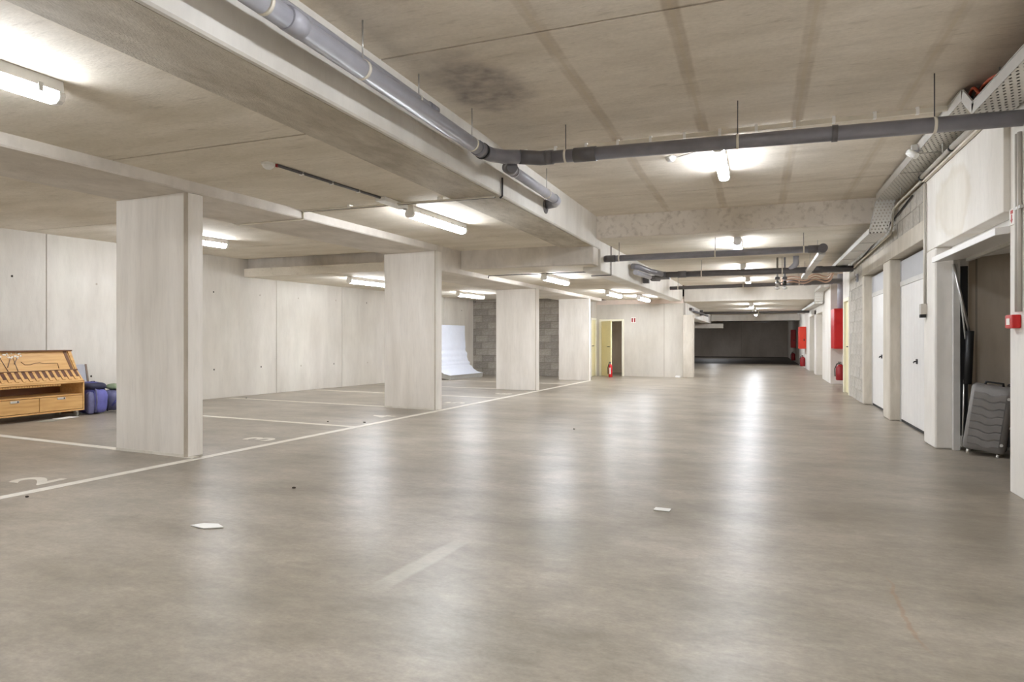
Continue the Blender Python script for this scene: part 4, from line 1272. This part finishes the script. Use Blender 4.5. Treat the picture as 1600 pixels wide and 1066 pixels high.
bp_ = thing('backpack', 'blue and violet backpack standing against the wooden cabinet', 'backpack', (-9.15, 6.85, 0))
soft('body', 'fab_blue', bp_, (-9.25, 6.84, .235), (.17, .16, .235), .6, 24, 14, .012, 3, 0.004)
soft('front_pocket', 'fab_violet', bp_, (-9.09, 6.86, .19), (.06, .105, .17), .6, 20, 12, .02, 5, 0.008)
soft('side_pocket', 'fab_grey', bp_, (-9.10, 6.72, .17), (.05, .055, .16), .6, 16, 10, .02, 8, 0.008)
soft('top_flap', 'fab_navy', bp_, (-9.24, 6.84, .40), (.178, .166, .062), .65, 20, 10, .01, 4)
MB().tube([(-9.055, 6.77, .03), (-9.03, 6.775, .18), (-9.06, 6.785, .34), (-9.12, 6.79, .42)], .012, 8).build('strap', 'fab_grey', bp_)
MB().tube([(-9.06, 6.96, .03), (-9.045, 6.965, .16), (-9.08, 6.96, .30), (-9.14, 6.93, .41)], .012, 8).build('strap', 'fab_navy', bp_)
MB().tube([(-9.09, 6.72, .385), (-9.07, 6.8, .39), (-9.07, 6.88, .39), (-9.10, 6.97, .375)], .008, 8).build('zip', 'fab_navy', bp_)
MB().tube([(-9.2, 6.79, .455), (-9.2, 6.81, .475), (-9.2, 6.86, .475), (-9.2, 6.88, .455)], .007, 8).build('grab_loop', 'fab_navy', bp_)
b2 = thing('sports_bag', 'smaller blue bag slumped between backpack and nearest column', 'bag', (-9.15, 7.15, 0))
soft('body', 'fab_grey', b2, (-9.22, 7.16, .17), (.16, .15, .16), .7, 20, 12, .03, 12, 0.02)
MB().tube([(-9.08, 7.05, .1), (-9.02, 7.09, .2), (-9.05, 7.18, .24), (-9.1, 7.24, .22)], .014, 8).build('strap', 'fab_blue', b2)
b3 = thing('folded_cloth', 'green and grey cloth lying on the smaller blue bag', 'cloth', (-9.2, 7.2, .32))
soft('bundle', 'fab_green', b3, (-9.20, 7.18, .375), (.1, .1, .045), .8, 18, 10, .06, 21)
soft('fold', 'black', b3, (-9.16, 7.27, .40), (.03, .03, .06), .8, 12, 8, .06, 22)
b4 = thing('paper_roll', 'pale grey roll on the floor in front of the smaller blue bag', 'roll', (-8.98, 7.2, 0))
MB().tube([(-8.93, 7.08, .075), (-8.91, 7.34, .075)], .074, 18).build('roll', 'stone', b4)
MB().tube([(-8.932, 7.075, .075), (-8.93, 7.082, .075)], .03, 12).build('core', 'trunk', b4)
pr_ = 0
for (cx_, cy_, w_, l_, rz_, mat, lab) in ((-8.92, 6.02, .18, .26, .5, 'stone', 'grey paper sheet on the floor half under the cabinet'),
                                          (-8.98, 6.28, .16, .28, .2, 'paper', 'white paper sheet on the floor under the cabinet near its castor')):
    o = MB().box(-w_ / 2, w_ / 2, -l_ / 2, l_ / 2, 0.001, .005).build('paper_sheet', mat)
    o.location = (cx_, cy_, .001 + pr_); o.rotation_euler.z = rz_
    pr_ += .005
    tag(o, lab, 'paper')

# ------------------------------------------------------------------ mattress
mt = thing('mattress', 'white and grey mattress slumped against the left wall behind the second column', 'mattress', (-7.95, 16.7, 0), world=False, rz=-0.12)
prof = [(-.30, 1.50), (-.28, 1.1), (-.25, .75), (-.20, .50), (-.12, .35), (-.01, .25), (.13, .17), (.34, .125)]
th = .15
cent = []
top, bot = [], []
for i, p in enumerate(prof):
    a = Vector(prof[max(i - 1, 0)]); b = Vector(prof[min(i + 1, len(prof) - 1)])
    t = (b - a).normalized()
    n = Vector((-t.y, t.x))
    if n.x < 0: n = -n
    if n.y < 0 and abs(n.y) > abs(n.x): n = -n
    wr_ = .012 * math.sin(i * 5.0)
    top.append((p[0] + n.x * wr_, p[1] + n.y * wr_))
    q = Vector(p) - n * th
    bot.append((q.x, max(q.y, .003)))
fulltop = []
for i in range(len(top) - 1):
    for k in range(6):
        t = k / 6
        x = top[i][0] * (1 - t) + top[i + 1][0] * t
        z = top[i][1] * (1 - t) + top[i + 1][1] * t
        s_ = .010 * math.sin((i + t) * 9.0) * (1 if 1.5 < i + t < 4.6 else 0)
        fulltop.append((x + s_, z + s_ * .6))
fulltop.append(top[-1])
m = MB()
n_ = len(fulltop)
vs, fs = [], []
NY = 14
for j in range(NY + 1):
    yy_ = -.88 + 1.76 * j / NY
    for i, (x, z) in enumerate(fulltop):
        c_ = .012 * math.sin(j * 1.9 + i * .9) * (1 if 8 < i < 28 else .2)
        vs.append((x + c_, yy_, z + c_ * .5))
for j in range(NY):
    for i in range(n_ - 1):
        fs.append((j * n_ + i, j * n_ + i + 1, (j + 1) * n_ + i + 1, (j + 1) * n_ + i))
m.add(vs, fs, True).build('ticking', 'mat_top', mt)
ring = [(x - .012, z - .006) for x, z in fulltop] + list(reversed(bot))
MB().extr(ring, 'y', -.87, .87).build('border', 'mat_side', mt)

# ------------------------------------------------------------------ suitcases
def rrect(wx, wy, r, n=5):
    out = []
    for (sx, sy, a0) in ((1, -1, -math.pi / 2), (1, 1, 0), (-1, 1, math.pi / 2), (-1, -1, math.pi)):
        for k in range(n + 1):
            a = a0 + (math.pi / 2) * k / n
            out.append((sx * (wx - r) + r * math.cos(a), sy * (wy - r) + r * math.sin(a)))
    return out

def suitcase(lab, at, rz, tilt, mat, s=1.0, group='suitcases in the open garage'):
    o = thing('suitcase', lab, 'suitcase', at, group, rz, world=False)
    o.rotation_euler = (tilt[0], tilt[1], rz)
    W, D, H = .165 * s, .12 * s, .62 * s
    z0 = .05
    sh = MB()
    prof2 = rrect(W, D, .05)
    n = len(prof2)
    levels = [(0, .80), (.012, .92), (.035, 1.0), (H - .035, 1.0), (H - .012, .92), (H, .80)]
    vs, fs = [], []
    for z, k in levels:
        vs += [(x * (1 - (1 - k) * .5), y * k, z0 + z) for x, y in prof2]
    for i in range(len(levels) - 1):
        for k in range(n):
            fs.append((i * n + k, i * n + (k + 1) % n, (i + 1) * n + (k + 1) % n, (i + 1) * n + k))
    fs.append(tuple(reversed(range(n))))
    fs.append(tuple((len(levels) - 1) * n + k for k in range(n)))
    sh.add(vs, fs, True)
    body = sh.build('shell', mat, o)
    for k in range(7):
        z = z0 + .06 + k * (H - .12) / 7
        h = (H - .12) / 7 - .012
        r_ = MB()
        yf = -D - .008
        pts = [(-W + .03, 0), (-.05, 0), (-.01, -.020), (.03, -.020), (.07, 0), (W - .05, 0)]
        vs2 = []
        for (x, dz) in pts:
            vs2 += [(x, yf, z + dz), (x, yf, z + h + dz), (x, -D + .004, z + h + dz + .004), (x, -D + .004, z + dz - .004)]
        fs2 = []
        for i in range(len(pts) - 1):
            for q in range(4):
                fs2.append((i * 4 + q, i * 4 + (q + 1) % 4, (i + 1) * 4 + (q + 1) % 4, (i + 1) * 4 + q))
        fs2 += [(0, 1, 2, 3), tuple((len(pts) - 1) * 4 + q for q in (3, 2, 1, 0))]
        r_.add(vs2, fs2).build('shell_rib', mat, o, .003)
    MB().box(-W - .003, W + .003, -.006, .006, z0 + .02, z0 + H - .02).build('zip_seam', 'black', o)
    for sx in (-1, 1):
        for sy in (-1, 1):
            x, y = sx * (W - .05), sy * (D - .04)
            MB().tube([(x, y, .062), (x, y, .04)], .016, 8).build('castor_mount', 'black', o)
            c = MB().tube([(x - .012, y, .026), (x + .012, y, .026)], .025, 14).build('castor', 'silver', o)
    MB().tube([(-.07, 0, z0 + H - .005), (-.065, 0, z0 + H + .025), (.065, 0, z0 + H + .025), (.07, 0, z0 + H - .005)], .011, 8).build('top_handle', 'black', o)
    MB().tube([(W - .002, -.07, z0 + H * .4), (W + .025, -.07, z0 + H * .43), (W + .025, -.07, z0 + H * .62), (W - .002, -.07, z0 + H * .65)], .009, 8).build('side_handle', 'silver', o)
    for z in (z0 + .09, z0 + H - .1):
        MB().tube([(W * .8, -D - .004, z), (W * .8, -D - .016, z)], .014, 10).build('stud', 'zinc', o)
    return o
suitcase('grey ribbed hard-shell suitcase leaning in the open garage doorway', (1.99, 7.36, 0), -.35, (0, .13, 0), 'case')
suitcase('charcoal hard-shell suitcase behind the grey ribbed one', (2.40, 7.60, 0), .05, (0, .05, 0), 'case_dark', .98)

# ------------------------------------------------------------------ litter
o = MB().prism([(-.10, -.03), (.02, -.05), (.11, .01), (.03, .05), (-.06, .03)], 0.001, .006).build('paper_scrap', 'paper')
o.location = (-3.02, 2.95, .002); tag(o, 'torn white paper scrap on the floor in front of the nearest column', 'paper')
o = MB().prism([(-.05, -.03), (.05, -.035), (.055, .03), (-.045, .035)], 0.001, .005).build('paper_scrap', 'paper')
o.location = (-0.58, 4.27, .002); tag(o, 'small square white paper scrap in the middle of the aisle', 'paper')
rr = random.Random(11)
lf_ = [(-3.2, 3.93, 'dark leaf bit on the floor below the nearest column'), (-4.75, 3.05, 'dark speck on the floor beside the aisle line at the left edge'),
       (-5.35, 7.25, 'dark crumb on the floor between the first two columns'), (-8.9, 9.6, 'dark chip lying at the foot of the left wall'),
       (-4.85, 7.35, 'dark pebble on the aisle line before the second column'), (-2.1, 7.7, 'dark crumb on the aisle floor under the edge beam')]
for x, y, lab in lf_:
    ring = [(math.cos(a) * rr.uniform(.011, .020), math.sin(a) * rr.uniform(.008, .013)) for a in [i * 1.047 for i in range(6)]]
    o = MB().prism(ring, 0.001, .010).build('debris_bit', 'blackgap')
    o.location = (x, y, .0005)
    tag(o, lab, 'debris', 'dark debris bits on the floor')
